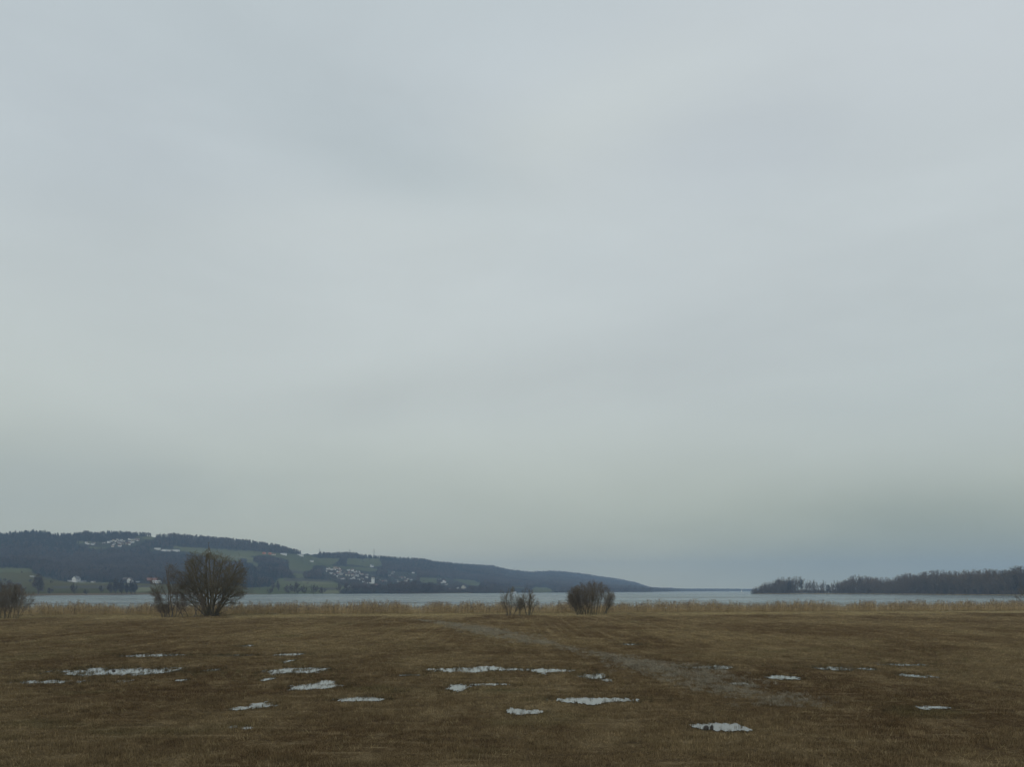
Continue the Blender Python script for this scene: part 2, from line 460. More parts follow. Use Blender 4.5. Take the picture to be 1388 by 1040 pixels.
for spec, fill, lab in PUD:
    els = []
    for (cx, cy, ww, hh) in spec:
        hh = max(hh, 1.6)
        Yf = EYE * F / (cy - hh / 2 - HZ); Yn = EYE * F / (cy + hh / 2 + 0.9 - HZ)
        Yc = (Yf + Yn) / 2
        els.append(((cx - CX) / F * Yc, Yc, ww * 0.5 * Yc / F * 0.99, (Yf - Yn) / 2 * 0.86))
    puddles.append([els, fill, lab])
def pud_f(els, X, Y, k=0):
    """below 1: open water"""
    r = np.full(np.shape(X), 9.0)
    for (cx, cy, a, b) in els:
        e = np.sqrt(((X - cx) / a) ** 2 + ((Y - cy) / b) ** 2)
        r = np.minimum(r, e)
    faint = 0.22 if puddles[k][1] >= .4 else (0.08 if puddles[k][1] > .15 else 0.0)
    return r + faint + 1.0 * (fbm(X * 1.3 + 50 + k * 13, Y * 0.6 + k * 7, 3) - 0.5) + 0.55 * (vnoise(X * 14, Y * 1.8 + k) - 0.5) + 0.5 * (vnoise(X * 4.3 + 7, Y * 1.1 + k) - 0.5)
PB = []
for k, (els, fill, lab) in enumerate(puddles):
    x0 = min(e[0] - e[2] * 1.4 for e in els); x1 = max(e[0] + e[2] * 1.4 for e in els)
    y0 = min(e[1] - e[3] * 1.4 for e in els); y1 = max(e[1] + e[3] * 1.4 for e in els)
    PB.append((x0, x1, y0, y1))
    ox, oy = sum(e[0] for e in els) / len(els), sum(e[1] for e in els) / len(els)
    nx = max(24, min(240, int((x1 - x0) / 0.045))); ny = max(16, min(90, int((y1 - y0) / 0.08)))
    xs = np.linspace(x0, x1, nx + 1); ys = np.linspace(y0, y1, ny + 1)
    xc = (xs[:-1] + xs[1:]) / 2; yc = (ys[:-1] + ys[1:]) / 2
    XX, YY = np.meshgrid(xc, yc)
    ins = pud_f(els, XX, YY, k) < 1.0
    vid = {}; vs = []; fs = []
    def vi(i, j):
        if (i, j) not in vid:
            vid[(i, j)] = len(vs); vs.append((xs[i] - ox, ys[j] - oy, 0.0))
        return vid[(i, j)]
    for j in range(ny):
        for i in range(nx):
            if ins[j, i]: fs.append((vi(i, j), vi(i + 1, j), vi(i + 1, j + 1), vi(i, j + 1)))
    me = bpy.data.meshes.new('puddle'); me.from_pydata(vs, [], fs); me.materials.append(M_PUDDLE); me.update()
    o = bpy.data.objects.new('puddle', me); col.objects.link(o); o.location = (ox, oy, 0.034)
    tag(o, lab, 'puddle', 'puddles in the wet meadow')

# ------------------------------------------------------------------ scatter: one object that instances small clumps
def scatter(name, pts, rots, scls, idx, sources, label=None, cat=None, kind='stuff'):
    src = bpy.data.collections.new(name + '_sources')
    for i, s in enumerate(sources):
        s.name = '%s_source_%02d' % (name, i)
        src.objects.link(s)
    me = bpy.data.meshes.new(name)
    me.from_pydata(np.asarray(pts, float).tolist(), [], [])
    a = me.attributes.new('rot', 'FLOAT_VECTOR', 'POINT'); a.data.foreach_set('vector', np.asarray(rots, np.float32).ravel())
    a = me.attributes.new('scl', 'FLOAT_VECTOR', 'POINT'); a.data.foreach_set('vector', np.asarray(scls, np.float32).ravel())
    a = me.attributes.new('idx', 'INT', 'POINT'); a.data.foreach_set('value', np.asarray(idx, np.int32))
    o = bpy.data.objects.new(name, me); col.objects.link(o)
    g = bpy.data.node_groups.new(name + '_scatter', 'GeometryNodeTree')
    g.interface.new_socket('Geometry', in_out='INPUT', socket_type='NodeSocketGeometry')
    g.interface.new_socket('Geometry', in_out='OUTPUT', socket_type='NodeSocketGeometry')
    n = g.nodes; L = g.links
    gi = n.new('NodeGroupInput'); go = n.new('NodeGroupOutput')
    ci = n.new('GeometryNodeCollectionInfo'); ci.inputs['Collection'].default_value = src
    ci.inputs['Separate Children'].default_value = True; ci.inputs['Reset Children'].default_value = True
    iop = n.new('GeometryNodeInstanceOnPoints'); iop.inputs['Pick Instance'].default_value = True
    def at(nm, t):
        q = n.new('GeometryNodeInputNamedAttribute'); q.data_type = t; q.inputs['Name'].default_value = nm
        return q.outputs['Attribute']
    L.new(gi.outputs[0], iop.inputs['Points']); L.new(ci.outputs[0], iop.inputs['Instance'])
    L.new(at('idx', 'INT'), iop.inputs['Instance Index'])
    e2r = n.new('FunctionNodeEulerToRotation'); L.new(at('rot', 'FLOAT_VECTOR'), e2r.inputs[0]); L.new(e2r.outputs[0], iop.inputs['Rotation'])
    L.new(at('scl', 'FLOAT_VECTOR'), iop.inputs['Scale'])
    L.new(iop.outputs[0], go.inputs[0])
    md = o.modifiers.new('scatter', 'NODES'); md.node_group = g
    tag(o, label, cat, None, kind)
    return o

def tuft(nb, size, h0, h1, wd, lean, mat, curl=0.0, seg=1):
    m = MB()
    for _ in range(nb):
        x = random.uniform(-size, size); y = random.uniform(-size, size)
        a = random.uniform(0, 2 * math.pi); h = random.uniform(h0, h1); wv = wd * random.uniform(0.6, 1.3)
        ln = lean * random.uniform(0.1, 1.0) * h; la = random.uniform(0, 2 * math.pi)
        dx, dy = math.cos(la) * ln, math.sin(la) * ln
        c_, s_ = math.cos(a) * wv / 2, math.sin(a) * wv / 2
        cc = random.random() ** 1.4
        if seg == 1:
            m.face([(x - c_, y - s_, -0.02), (x + c_, y + s_, -0.02), (x + dx + c_ * .3, y + dy + s_ * .3, h), (x + dx - c_ * .3, y + dy - s_ * .3, h)], 0, cc)
        else:
            zh = h * 0.62
            m.face([(x - c_, y - s_, -0.02), (x + c_, y + s_, -0.02), (x + dx * .4 + c_ * .8, y + dy * .4 + s_ * .8, zh), (x + dx * .4 - c_ * .8, y + dy * .4 - s_ * .8, zh)], 0, cc)
            m.face([(x + dx * .4 - c_ * .8, y + dy * .4 - s_ * .8, zh), (x + dx * .4 + c_ * .8, y + dy * .4 + s_ * .8, zh), (x + dx * (1 + curl), y + dy * (1 + curl), h * (1 - curl * .35))], 0, cc)
    return m.build('tuft', mat, link=False)

def field_points(y0, y1, dens, margin=6.0):
    """random points in the part of the meadow that the view can reach, dens per square metre"""
    wmax = 0.66 * y1 + margin
    n = int((y1 - y0) * 2 * wmax * dens)
    X = rng.uniform(-wmax, wmax, n); Y = rng.uniform(y0, y1, n)
    k = np.abs(X) < 0.66 * Y + margin
    return X[k], Y[k]
def water_mask(X, Y):
    """fill share where water stands, else -1; and distance measure to nearest water"""
    fill = np.full(X.shape, -1.0); near = np.full(X.shape, 9.0)
    for k, (els, fl, lab) in enumerate(puddles):
        x0, x1, y0, y1 = PB[k]
        s = (X > x0 - 1.5) & (X < x1 + 1.5) & (Y > y0 - 1.5) & (Y < y1 + 1.5)
        if not s.any(): continue
        f = pud_f(els, X[s], Y[s], k)
        near[s] = np.minimum(near[s], f)
        ff = fill[s]; ff[f < 1.04] = fl; fill[s] = ff
    return fill, near

# stubble of the mown meadow
P, Rr, S, I = [], [], [], []
for (y0, y1, dens, sc_) in ((17, 45, 8.5, 1.0), (45, 85, 5.5, 1.15), (85, 140, 2.2, 1.7), (140, 215, 1.1, 2.3)):
    X, Y = field_points(y0, y1, dens)
    ok = Y < edge_y(X) + 2
    X, Y = X[ok], Y[ok]
    fill, near = water_mask(X, Y)
    r = rng.random(len(X))
    ok = (fill < 0) | (r < fill * 0.35)
    X, Y = X[ok], Y[ok]; n = len(X)
    hn = fbm(X * 0.5, Y * 0.8, 4)
    z = ground_z(X, Y)
    P.append(np.stack([X, Y, z], 1)); Rr.append(np.stack([rng.uniform(-.05, .05, n), rng.uniform(-.05, .05, n), rng.uniform(0, 6.28, n)], 1))
    hs = sc_ ** 0.4 * np.clip(3.2 * hn - .55, .25, 2.4) * rng.uniform(0.75, 1.25, n)
    S.append(np.stack([np.full(n, sc_), np.full(n, sc_), hs], 1)); I.append(rng.integers(0, 6, n))
srcs = [tuft(80, 0.30, 0.025, 0.09, 0.014, 0.9, M_GRASS) for _ in range(6)]
scatter('stubble_grass', np.concatenate(P), np.concatenate(Rr), np.concatenate(S), np.concatenate(I), srcs,
        'short brown mown grass covering the wet meadow', 'grass')

# sparse taller stalks, pale straw
X, Y = field_points(18, 90, 3.2)
fill, near = water_mask(X, Y)
ok = (fill < 0) & (fbm(X * .2 + 9, Y * .35, 3) + .25 * (vnoise(X * 1.3, Y * 2.1) - .5) > 0.50); X, Y = X[ok], Y[ok]; n = len(X)
srcs = [tuft(6, 0.14, 0.05, 0.17, 0.012, 1.2, M_DRYGRASS) for _ in range(4)]
scatter('straw_stalks', np.stack([X, Y, ground_z(X, Y)], 1), np.stack([X * 0, X * 0, rng.uniform(0, 6.28, n)], 1),
        np.repeat(rng.uniform(.6, 1.3, n)[:, None], 3, 1), rng.integers(0, 4, n), srcs, 'pale straw stalks sticking up from the mown meadow', 'grass')

# green rushes in and around the puddles and in a band at the right
Xr, Yr = field_points(30, 90, 4.0)
fill, near = water_mask(Xr, Yr)
r = rng.random(len(Xr))
gn = fbm(Xr * .25 + 3, Yr * .18 + 8, 3)
pr = np.where(fill >= 0, fill * 0.22, np.where(near < 1.9, 0.16 * np.clip(gn * 2.4 - .75, 0, 1), 0.0))
px = CX + Xr * F / Yr; py = HZ + EYE * F / Yr
def band(px, py, cx, cy, sx, sy): return np.exp(-((px - cx) / sx) ** 2 - ((py - cy) / sy) ** 2)
b = (0.5 * band(px, py, 1180, 886, 170, 7) + 0.5 * band(px, py, 360, 918, 60, 7) + 0.35 * band(px, py, 660, 922, 40, 7) + 0.35 * band(px, py, 270, 912, 45, 6)
     + 0.3 * band(px, py, 1120, 905, 90, 5) + 0.25 * band(px, py, 90, 885, 60, 8) + .2 * band(px, py, 1320, 893, 60, 10))
pr = np.maximum(pr, np.where(fill < 0, b, 0) * np.clip(gn * 2.2 - .5, 0, 1))
ok = r < pr; X, Y = Xr[ok], Yr[ok]; n = len(X)
srcs = [tuft(16, 0.16, 0.10, 0.32, 0.009, 0.35, M_RUSH) for _ in range(5)]
scatter('green_rushes', np.stack([X, Y, ground_z(X, Y)], 1), np.stack([X * 0, X * 0, rng.uniform(0, 6.28, n)], 1),
        np.stack([np.ones(n), np.ones(n), rng.uniform(.5, 1.1, n)], 1), rng.integers(0, 5, n), srcs, 'dull green rushes growing in and around the puddles', 'rushes')

# dead grass standing in the shallow water and at its rim
Xr, Yr = field_points(28, 92, 16.0)
fill, near = water_mask(Xr, Yr)
streak = vnoise(Xr * 4.0, Yr * .3)
pr = np.where(fill >= 0, np.clip(fill * 4.2 * (streak * 2 - .7), 0.01, .9), np.where(near < 1.35, .85, np.where(near < 1.9, .2, 0)))
ok = rng.random(len(Xr)) < pr; X, Y = Xr[ok], Yr[ok]; n = len(X)
srcs = [tuft(13, 0.09, 0.06, 0.24, 0.014, 0.25, M_STAND) for _ in range(5)]
scatter('standing_grass', np.stack([X, Y, ground_z(X, Y)], 1), np.stack([X * 0, X * 0, rng.uniform(0, 6.28, n)], 1),
        np.stack([np.ones(n), np.ones(n), rng.uniform(.5, 1.15, n)], 1), rng.integers(0, 5, n), srcs, 'dead grass blades standing in and around the puddles', 'grass')

# strip of grey, lodged sedge curving away through the field
SP = [(566, 841), (600, 845), (640, 852), (680, 861), (740, 874), (800, 885), (850, 897), (900, 906), (940, 916), (985, 934), (1040, 947), (1100, 962)]
SW = [0.6, 1.8, 2.8, 2.8, 1.6, 1.0, 2.2, 3.0, 2.6, 2.2, 2.3, 1.2]
SDn = [.3, .5, .9, 1.0, .30, .2, .8, 1.2, 1.1, 1.0, 1.0, .5]
P, Rr, S = [], [], []
gp = [ground_at(*q) for q in SP]
for i in range(len(gp) - 1):
    (xa, ya), (xb, yb) = gp[i], gp[i + 1]
    L_ = math.hypot(xb - xa, yb - ya)
    wm = (SW[i] + SW[i + 1]) / 2; dm = (SDn[i] + SDn[i + 1]) / 2
    n = int(L_ * wm * 2 * 9 * dm)
    nx_, ny_ = -(yb - ya) / L_, (xb - xa) / L_
    for _ in range(n):
        t = random.random(); ww = SW[i] * (1 - t) + SW[i + 1] * t
        o_ = random.gauss(0, 0.6) * ww
        if float(vnoise((xa + (xb - xa) * t + nx_ * o_) * .7, (ya + (yb - ya) * t + ny_ * o_) * .4)) < random.random() * .6: continue
        P.append((xa + (xb - xa) * t + nx_ * o_, ya + (yb - ya) * t + ny_ * o_, 0.0))
        Rr.append((random.uniform(-.3, .3), random.uniform(-.1, .5), random.uniform(-0.9, 0.9) if random.random() < .7 else random.uniform(0, 6.28)))
        s_ = random.uniform(.7, 1.3) * (1.0 if i > 5 else 1.1); S.append((s_, s_, s_ * random.uniform(.6, 1.1)))
P = np.array(P); P[:, 2] = ground_z(P[:, 0], P[:, 1])
srcs = [tuft(40, 0.20, 0.08, 0.27, 0.010, 1.9, M_SEDGE, 0.5, 2) for _ in range(6)]
scatter('grey_sedge', P, Rr, S, rng.integers(0, 6, len(P)), srcs, 'strip of grey withered sedge curving across the meadow', 'sedge')

# two dark clods in the nearest puddle and one on the widest
def clod(px, py, ww, hh, lab):
    X, Y = ground_at(px, py); s = Y / F
    m = MB(); nu, nv = 14, 8
    for j in range(nv):
        v0, v1 = math.pi / 2 * j / nv, math.pi / 2 * (j + 1) / nv
        for i in range(nu):
            u0, u1 = 2 * math.pi * i / nu, 2 * math.pi * (i + 1) / nu
            q = []
            for (u, v) in ((u0, v0), (u1, v0), (u1, v1), (u0, v1)):
                rr = 1 + 0.5 * (float(fbm(math.cos(u) * 1.7 + px, math.sin(u) * 1.7 + v * 2, 3)) - .5)
                q.append(Vector((math.cos(u) * math.cos(v) * rr * ww / 2 * s, math.sin(u) * math.cos(v) * rr * ww / 2 * s, math.sin(v) * rr * hh * s)))
            m.face(q if j < nv - 1 else q[:3])
    for _ in range(50):
        a = random.uniform(0, 6.28); r_ = random.uniform(.2, 1) * ww / 2 * s; h = hh * s * random.uniform(.5, 1.3)
        x, y = math.cos(a) * r_, math.sin(a) * r_
        m.face([(x - .006, y, 0), (x + .006, y, 0), (x + random.uniform(-.1, .1), y + random.uniform(-.1, .1), h)])
    o = m.build('mud_clod', M_MUD); o.location = (X, Y, 0.02)
    tag(o, lab, 'mud clod')
M_MUD = plain_mat('wet_mud', (0.030, 0.024, 0.019), 0.6, 0.4, 12)
clod(957, 990, 8, 5.0, 'larger dark clod of mud and grass in the nearest puddle')
clod(964.5, 989, 4.5, 5.0, 'smaller dark clod beside the larger one in the nearest puddle')
clod(154, 911, 4.5, 2.2, 'dark clod standing in the widest puddle')

# ------------------------------------------------------------------ reed belt
def reed_clump(ns, size, h0, h1):
    m = MB()
    for _ in range(ns):
        x = random.gauss(0, size * .5); y = random.gauss(0, size * .5); h = random.uniform(h0, h1)
        la = random.gauss(0.3, 0.9); ln = random.uniform(0.02, 0.16) * h
        dx, dy = math.cos(la) * ln, math.sin(la) * ln
        a = random.uniform(0, 3.14); wv = random.uniform(.022, .048)
        c_, s_ = math.cos(a) * wv / 2, math.sin(a) * wv / 2
        cc = random.random()
        m.face([(x - c_, y - s_, -.3), (x + c_, y + s_, -.3), (x + dx + c_ * .6, y + dy + s_ * .6, h), (x + dx - c_ * .6, y + dy - s_ * .6, h)], 0, cc)
        for _k in range(random.randint(1, 3)):           # leaves
            t = random.uniform(.25, .85); bx, by, bz = x + dx * t, y + dy * t, h * t
            b_ = random.uniform(0, 6.28); l_ = random.uniform(.25, .5)
            m.face([(bx, by, bz), (bx + .02, by, bz + .03), (bx + math.cos(b_) * l_, by + math.sin(b_) * l_, bz + random.uniform(.05, .3))], 0, cc)
        if random.random() < .55:                        # plume
            b_ = random.gauss(0.2, .6); l_ = random.uniform(.18, .32)
            px_, py_ = x + dx, y + dy
            ex, ey = px_ + math.cos(b_) * l_ * .5, py_ + math.sin(b_) * l_ * .5
            wv = random.uniform(.04, .08)
            m.face([(px_ - wv * .3, py_, h - .05), (px_ + wv * .3, py_, h - .05), ((px_ + ex) / 2 + wv, (py_ + ey) / 2, h + l_ * .5), (ex, ey, h + l_ * .8), ((px_ + ex) / 2 - wv, (py_ + ey) / 2, h + l_ * .55)], 1, cc)
    return m.build('reed', [M_REED, M_PLUME], link=False)
X = rng.uniform(-260, 270, 46000); d = rng.uniform(0, 17, 46000)
ew = 2.0 * (fbm(X * .08, X * 0 + 3, 3) - .5)
Y = edge_y(X) + 1.0 + d + ew
nz = fbm(X * .10 + 5, Y * .10, 3); nz2 = fbm(X * .33, Y * .12 + 4, 3)
ok = rng.random(len(X)) < np.clip((nz2 - .30) * 1.5 + .32, .10, 1) * (1 - 0.5 * (d / 17))
X, Y, d, nz, nz2 = [a[ok] for a in (X, Y, d, nz, nz2)]
n = len(X)
hs = (0.80 + 0.32 * nz + .30 * (nz2 - .5)) * rng.uniform(.68, 1.28, n)
hs *= np.clip(0.72 + d / 9.0, 0, 1.0)
srcs = [reed_clump(9, .55, 1.1, 2.8) for _ in range(7)]
scatter('reeds', np.stack([X, Y, np.maximum(ground_z(X, Y), LAKE - .1)], 1), np.stack([X * 0, rng.uniform(-.05, .05, n), rng.uniform(-.8, .8, n)], 1),
        np.stack([np.ones(n), np.ones(n), hs], 1), rng.integers(0, 7, n), srcs, 'belt of straw-coloured reeds with feathery plumes along the lake shore', 'reeds')
# tousled dry grass at the foot of the reeds
X = rng.uniform(-260, 270, 9000); Y = edge_y(X) + rng.uniform(-3.0, 3.5, 9000) + 2.0 * (fbm(X * .08, X * 0 + 3, 3) - .5)
ok = rng.random(len(X)) < np.clip((fbm(X * .12 + 40, Y * .3, 3) - .25) * 1.8, .05, 1)
X, Y = X[ok], Y[ok]; n = len(X)
srcs = [tuft(34, 0.40, 0.15, 0.62, 0.022, 0.9, M_DRYGRASS, .4, 2) for _ in range(5)]
scatter('bank_grass', np.stack([X, Y, ground_z(X, Y)], 1), np.stack([X * 0, X * 0, rng.uniform(0, 6.28, n)], 1),
        np.stack([np.ones(n), np.ones(n), rng.uniform(.5, 1.2, n)], 1), rng.integers(0, 5, n), srcs, 'tousled pale grass at the foot of the reeds', 'grass')

# ------------------------------------------------------------------ bare trees and shrubs of the shore
def grow(wood, twig, p, d, L_, r, lvl, P_, cen=None, ell=None):
    soft = random.gauss(1.0, .08) if lvl else .93
    ns = P_['seg'][lvl]
    pts = [p.copy()]; rad = [r]; dirs = [d.copy()]
    cur = p.copy(); dd = d.copy()
    for i in range(ns):
        j = P_['jit'][lvl]
        dd = dd + Vector((random.gauss(0, j), random.gauss(0, j), random.gauss(0, j * .6) + P_['up'][lvl]))
        dd.normalize()
        cur = cur + dd * (L_ / ns)
        if ell is not None:
            q = cur - cen
            if (q.x / ell[0]) ** 2 + (q.y / ell[0]) ** 2 + (q.z / ell[1]) ** 2 > soft * soft and i > 0:
                break
        pts.append(cur.copy()); dirs.append(dd.copy()); rad.append(r * (1 - (1 - P_['taper']) * (i + 1) / ns))
    if len(pts) < 2: return
    last = lvl == P_['levels'] - 1
    tgt = wood if lvl <= P_['woodlvl'] else twig
    tgt.tube(pts, rad, P_['sides'][lvl], 0, random.random(), cap=not last)
    if last: return
    nk = P_['kids'][lvl]; nk = max(1, int(round(nk * random.uniform(.75, 1.25))))
    for k in range(nk):
        t = P_['t0'][lvl] + (1 - P_['t0'][lvl]) * (k + random.random()) / nk
        f = t * (len(pts) - 1); i = min(int(f), len(pts) - 2); u = f - i
        bp = pts[i].lerp(pts[i + 1], u); bd = dirs[i + 1]; br = rad[i] * (1 - u) + rad[i + 1] * u
        ax = bd.cross(Vector((random.gauss(0, 1), random.gauss(0, 1), random.gauss(0, 1))))
        if ax.length < 1e-3: continue
        ax.normalize()
        nd = Matrix.Rotation(R(random.uniform(*P_['ang'][lvl])), 3, ax) @ bd
        grow(wood, twig, bp, nd, L_ * random.uniform(*P_['len'][lvl]) * (1 - .35 * t), max(br * P_['rk'][lvl], P_['rmin']), lvl + 1, P_, cen, ell)

def woody(name, px, py, spec, label, cat, parts, mats, group=None):
    """a tree or shrub whose foot is at that point of the shore; spec: stems [(dx, dy, tilt x, tilt y, length, radius)]"""
    X, Y = ground_at(px, py)
    base = empty(name, (X, Y, float(ground_z(X, Y)) - 0.03))
    tag(base, label, cat, group)
    wood, twig = MB(), MB()
    for (dx, dy, tx, ty, L_, r, *z0) in spec['stems']:
        d = Vector((tx, ty, 1)).normalized()
        grow(wood, twig, Vector((dx, dy, z0[0] if z0 else 0)), d, L_, r, 0, spec['P'], Vector((0, 0, spec['cz'])), spec['ell'])
    wood.build(parts[0], mats[0], base)
    if twig.f: twig.build(parts[1], mats[1], base)
    return base

random.seed(21)
BIG = dict(levels=5, woodlvl=1, seg=[8, 6, 4, 3, 2], jit=[.045, .12, .15, .18, .20], up=[-.008, .045, .04, .02, .0], taper=.35,
           sides=[8, 6, 4, 3, 3], kids=[9, 6, 5, 3], t0=[.20, .15, .1, .1], ang=[(28, 60), (22, 50), (25, 56), (25, 62)],
           len=[(.40, .64), (.42, .62), (.42, .62), (.4, .7)], rk=[.52, .52, .55, .6], rmin=.014)
stems = [(-.95, .1, -.46, .1, 12.5, .23), (-.7, -.3, -.32, -.15, 13.4, .22), (-.45, .2, -.20, .12, 13.8, .24), (-.2, -.1, -.07, -.1, 14.0, .25), (.05, -.3, .04, -.1, 14.2, .26),
         (.25, .3, .12, .2, 14.0, .25), (.5, -.2, .22, -.1, 13.8, .24), (.7, 0, .34, .1, 13.2, .22), (.9, .1, .48, .05, 12.8, .24), (1.05, .2, .80, .1, 11.5, .18),
         (-1.05, 0, -.78, -.1, 11.0, .17), (.1, .5, .1, .45, 12.5, .2), (-.2, -.5, -.12, -.5, 12.5, .2), (.75, 0, .62, -.35, 12.0, .16), (-.6, .2, -.6, .35, 11.5, .16),
         (1.1, .1, 1.25, -.1, 9.5, .12),
         # limbs that leave the stems higher up and reach sideways
         (-1.6, .1, -1.9, .1, 6.8, .11, 3.0), (-1.7, -.2, -1.3, -.4, 7.5, .12, 4.2), (-1.8, .2, -2.4, .5, 6.2, .09, 5.2), (-2.2, 0, -1.2, .2, 6.5, .10, 6.6), (-1.5, .4, -3.2, .6, 6.0, .08, 2.6),
         (1.7, .1, 2.1, .1, 6.8, .11, 3.2), (1.7, -.2, 1.4, -.4, 7.5, .12, 4.4), (1.9, .2, 2.6, .5, 6.4, .09, 5.4), (2.2, 0, 1.3, .2, 6.5, .10, 6.8), (1.5, -.3, 3.5, -.6, 6.6, .08, 2.3),
         (-.4, 1.2, -.3, 1.6, 6.5, .10, 4.5), (.5, -1.2, .4, -1.6, 6.5, .10, 4.5)]
woody('bare_tree', 285, 836, dict(stems=stems, P=BIG, cz=7.7, ell=(8.5, 7.3)), 'large bare many-stemmed tree with a round crown before the reeds', 'tree', ('trunk', 'crown'), (M_BARK, M_TWIGB))
random.seed(5)
SL = dict(BIG, levels=5, kids=[13, 7, 4, 3], jit=[.05, .10, .15, .2, .2], up=[.03, .05, .03, .0, -.02], ang=[(25, 55), (25, 50), (25, 55), (25, 60)],
          len=[(.26, .42), (.45, .65), (.45, .7), (.4, .7)], rk=[.42, .5, .55, .6], rmin=.012, t0=[.15, .15, .1, .1])
stems = [(.5, 0, .02, 0, 12.0, .17), (-.3, .1, -.16, .1, 10.5, .12), (-.9, -.1, -.42, 0, 8.0, .09), (1.1, 0, .22, 0, 8.0, .09), (-1.6, 0, -.5, 0, 6.5, .07), (0, .4, .1, .4, 8.5, .09), (-.6, .3, -.7, .2, 6.8, .06), (1.5, 0, .5, .1, 6.5, .06), (-2.0, .2, -.15, .1, 6.0, .05)]
woody('bare_tree', 231, 837, dict(stems=stems, P=SL, cz=5.6, ell=(4.9, 6.4)), 'slender wispy bare tree beside the large round-crowned tree', 'tree', ('trunk', 'crown'), (M_BARKG, M_TWIG))
random.seed(6)
SH = dict(levels=4, woodlvl=1, seg=[6, 4, 3, 3], jit=[.08, .14, .18, .2], up=[.03, .05, .02, 0], taper=.35, sides=[5, 4, 3, 3], kids=[8, 5, 4],
          t0=[.2, .12, .1], ang=[(15, 40), (20, 45), (22, 55)], len=[(.35, .6), (.45, .65), (.45, .7)], rk=[.55, .55, .6], rmin=.012)
stems = [(-2.2, 0, -.5, 0, 5.6, .09), (-1.2, .2, -.3, .1, 5.2, .08), (.2, 0, .35, 0, 5.6, .10), (.9, .1, -.35, .1, 5.2, .09), (1.6, 0, .15, -.1, 4.6, .08), (2.4, .2, -.2, .2, 4.6, .07)]
woody('bare_shrub', 262, 837, dict(stems=stems, P=SH, cz=2.4, ell=(4.0, 3.4)), 'low open shrub of leaning stems between the two shore trees', 'shrub', ('stems', 'twigs'), (M_BARKG, M_TWIG))

def bush(px, py, wd, ht, nst, seed, label, tilt=.5, thick=.06, P_=SH, mats=(M_BARKG, M_TWIG), group=None, ky=.6):
    random.seed(seed)
    st = []
    for i in range(nst):
        u = random.uniform(-1, 1); v = random.uniform(-1, 1)
        st.append((u * wd * .30 * (1 if nst > 12 else .45), v * wd * .3 * ky, u * tilt + random.gauss(0, .1), v * tilt * ky + random.gauss(0, .1), ht * random.uniform(.62, 1.15), thick * random.uniform(.6, 1.3)))
    return woody('bare_shrub', px, py, dict(stems=st, P=P_, cz=ht * .45, ell=(wd / 2, ht * .64)), label, 'shrub', ('stems', 'twigs'), mats, group)
DB = dict(SH, kids=[10, 7, 4], up=[.03, .04, .0, 0])
bush(802, 834, 12.4, 7.6, 44, 31, 'dense dark rounded shrub standing alone before the reeds', .34, .065, DB, (M_BARK, M_TWIG))
bush(6, 839, 12.0, 6.9, 40, 32, 'dense brown shrub cut off by the edge of the view', .5, .06, DB, (M_TWIGB, M_TWIG))
SS = dict(SH, kids=[8, 6, 4], ang=[(20, 50), (22, 50), (22, 55)])
bush(691, 835, 6.6, 6.4, 9, 33, 'sparse light shrub of thin stems, left of a darker one', .75, .05, SS, (M_BARKG, M_TWIGB))
bush(704, 835, 2.4, 5.2, 5, 35, 'thin upright reddish shrub between the sparse and the dark narrow shrub', .15, .05, SS, (M_TWIGB, M_TWIGB))
bush(716, 835, 5.0, 5.9, 7, 34, 'dark narrow shrub forking upward, right of the sparse one', .7, .11, SH, (M_BARK, M_TWIG))
bush(222, 837, 4.0, 3.2, 10, 36, 'low twiggy shrub at the foot of the slender tree', .5, .04, SH, (M_BARKG, M_TWIG))
random.seed(44)
stems = [(.0, 0, .04, 0, 6.8, .26), (-.3, 0, -.75, 0, 4.5, .12), (.4, .1, .5, 0, 6.5, .18), (-.1, .2, -.15, .2, 5.5, .12)]
woody('bare_tree', 1391, 827, dict(stems=stems, P=dict(BIG, kids=[7, 5, 4, 3]), cz=6.0, ell=(6.0, 7.0)), 'bare tree with a leaning low branch at the edge of the view', 'tree', ('trunk', 'crown'), (M_BARK, M_TWIG))

# ------------------------------------------------------------------ far shore: hills
def interp(x, tab):
    xs = [t[0] for t in tab]; ys = [t[1] for t in tab]
    return np.interp(x, xs, ys)
SHORE = [(-500, 809.5), (0, 808), (200, 806.6), (400, 806), (600, 805), (800, 803.6), (880, 803), (930, 802.0), (1020, 801.7), (1900, 801.7)]
SKYL = [(-500, 728), (-200, 726), (0, 722), (15, 720), (40, 718), (55, 717.5), (70, 722), (100, 722), (115, 719), (130, 722), (150, 719), (200, 722), (212, 724), (235, 723),
        (280, 727), (330, 731), (375, 738), (415, 748), (421, 752.5), (430, 750), (445, 750), (480, 749), (490, 752), (520, 753.5), (550, 756), (575, 759), (600, 762),
        (640, 765), (670, 767), (690, 772), (720, 775), (750, 773.5), (775, 776), (800, 778.5), (830, 782.5), (860, 788.5), (875, 793.5), (884, 797), (900, 798), (930, 799), (1020, 799), (1900, 799)]
DR = [(-500, 2250), (0, 2300), (400, 2600), (600, 3400), (800, 5000), (900, 5950), (1900, 5900)]
TREEPX = [(-500, 5.5), (412, 5), (418, 0.5), (427, .5), (434, 3), (600, 4.5), (800, 3.6), (880, 2.8), (1900, 2.3)]
NT = 150
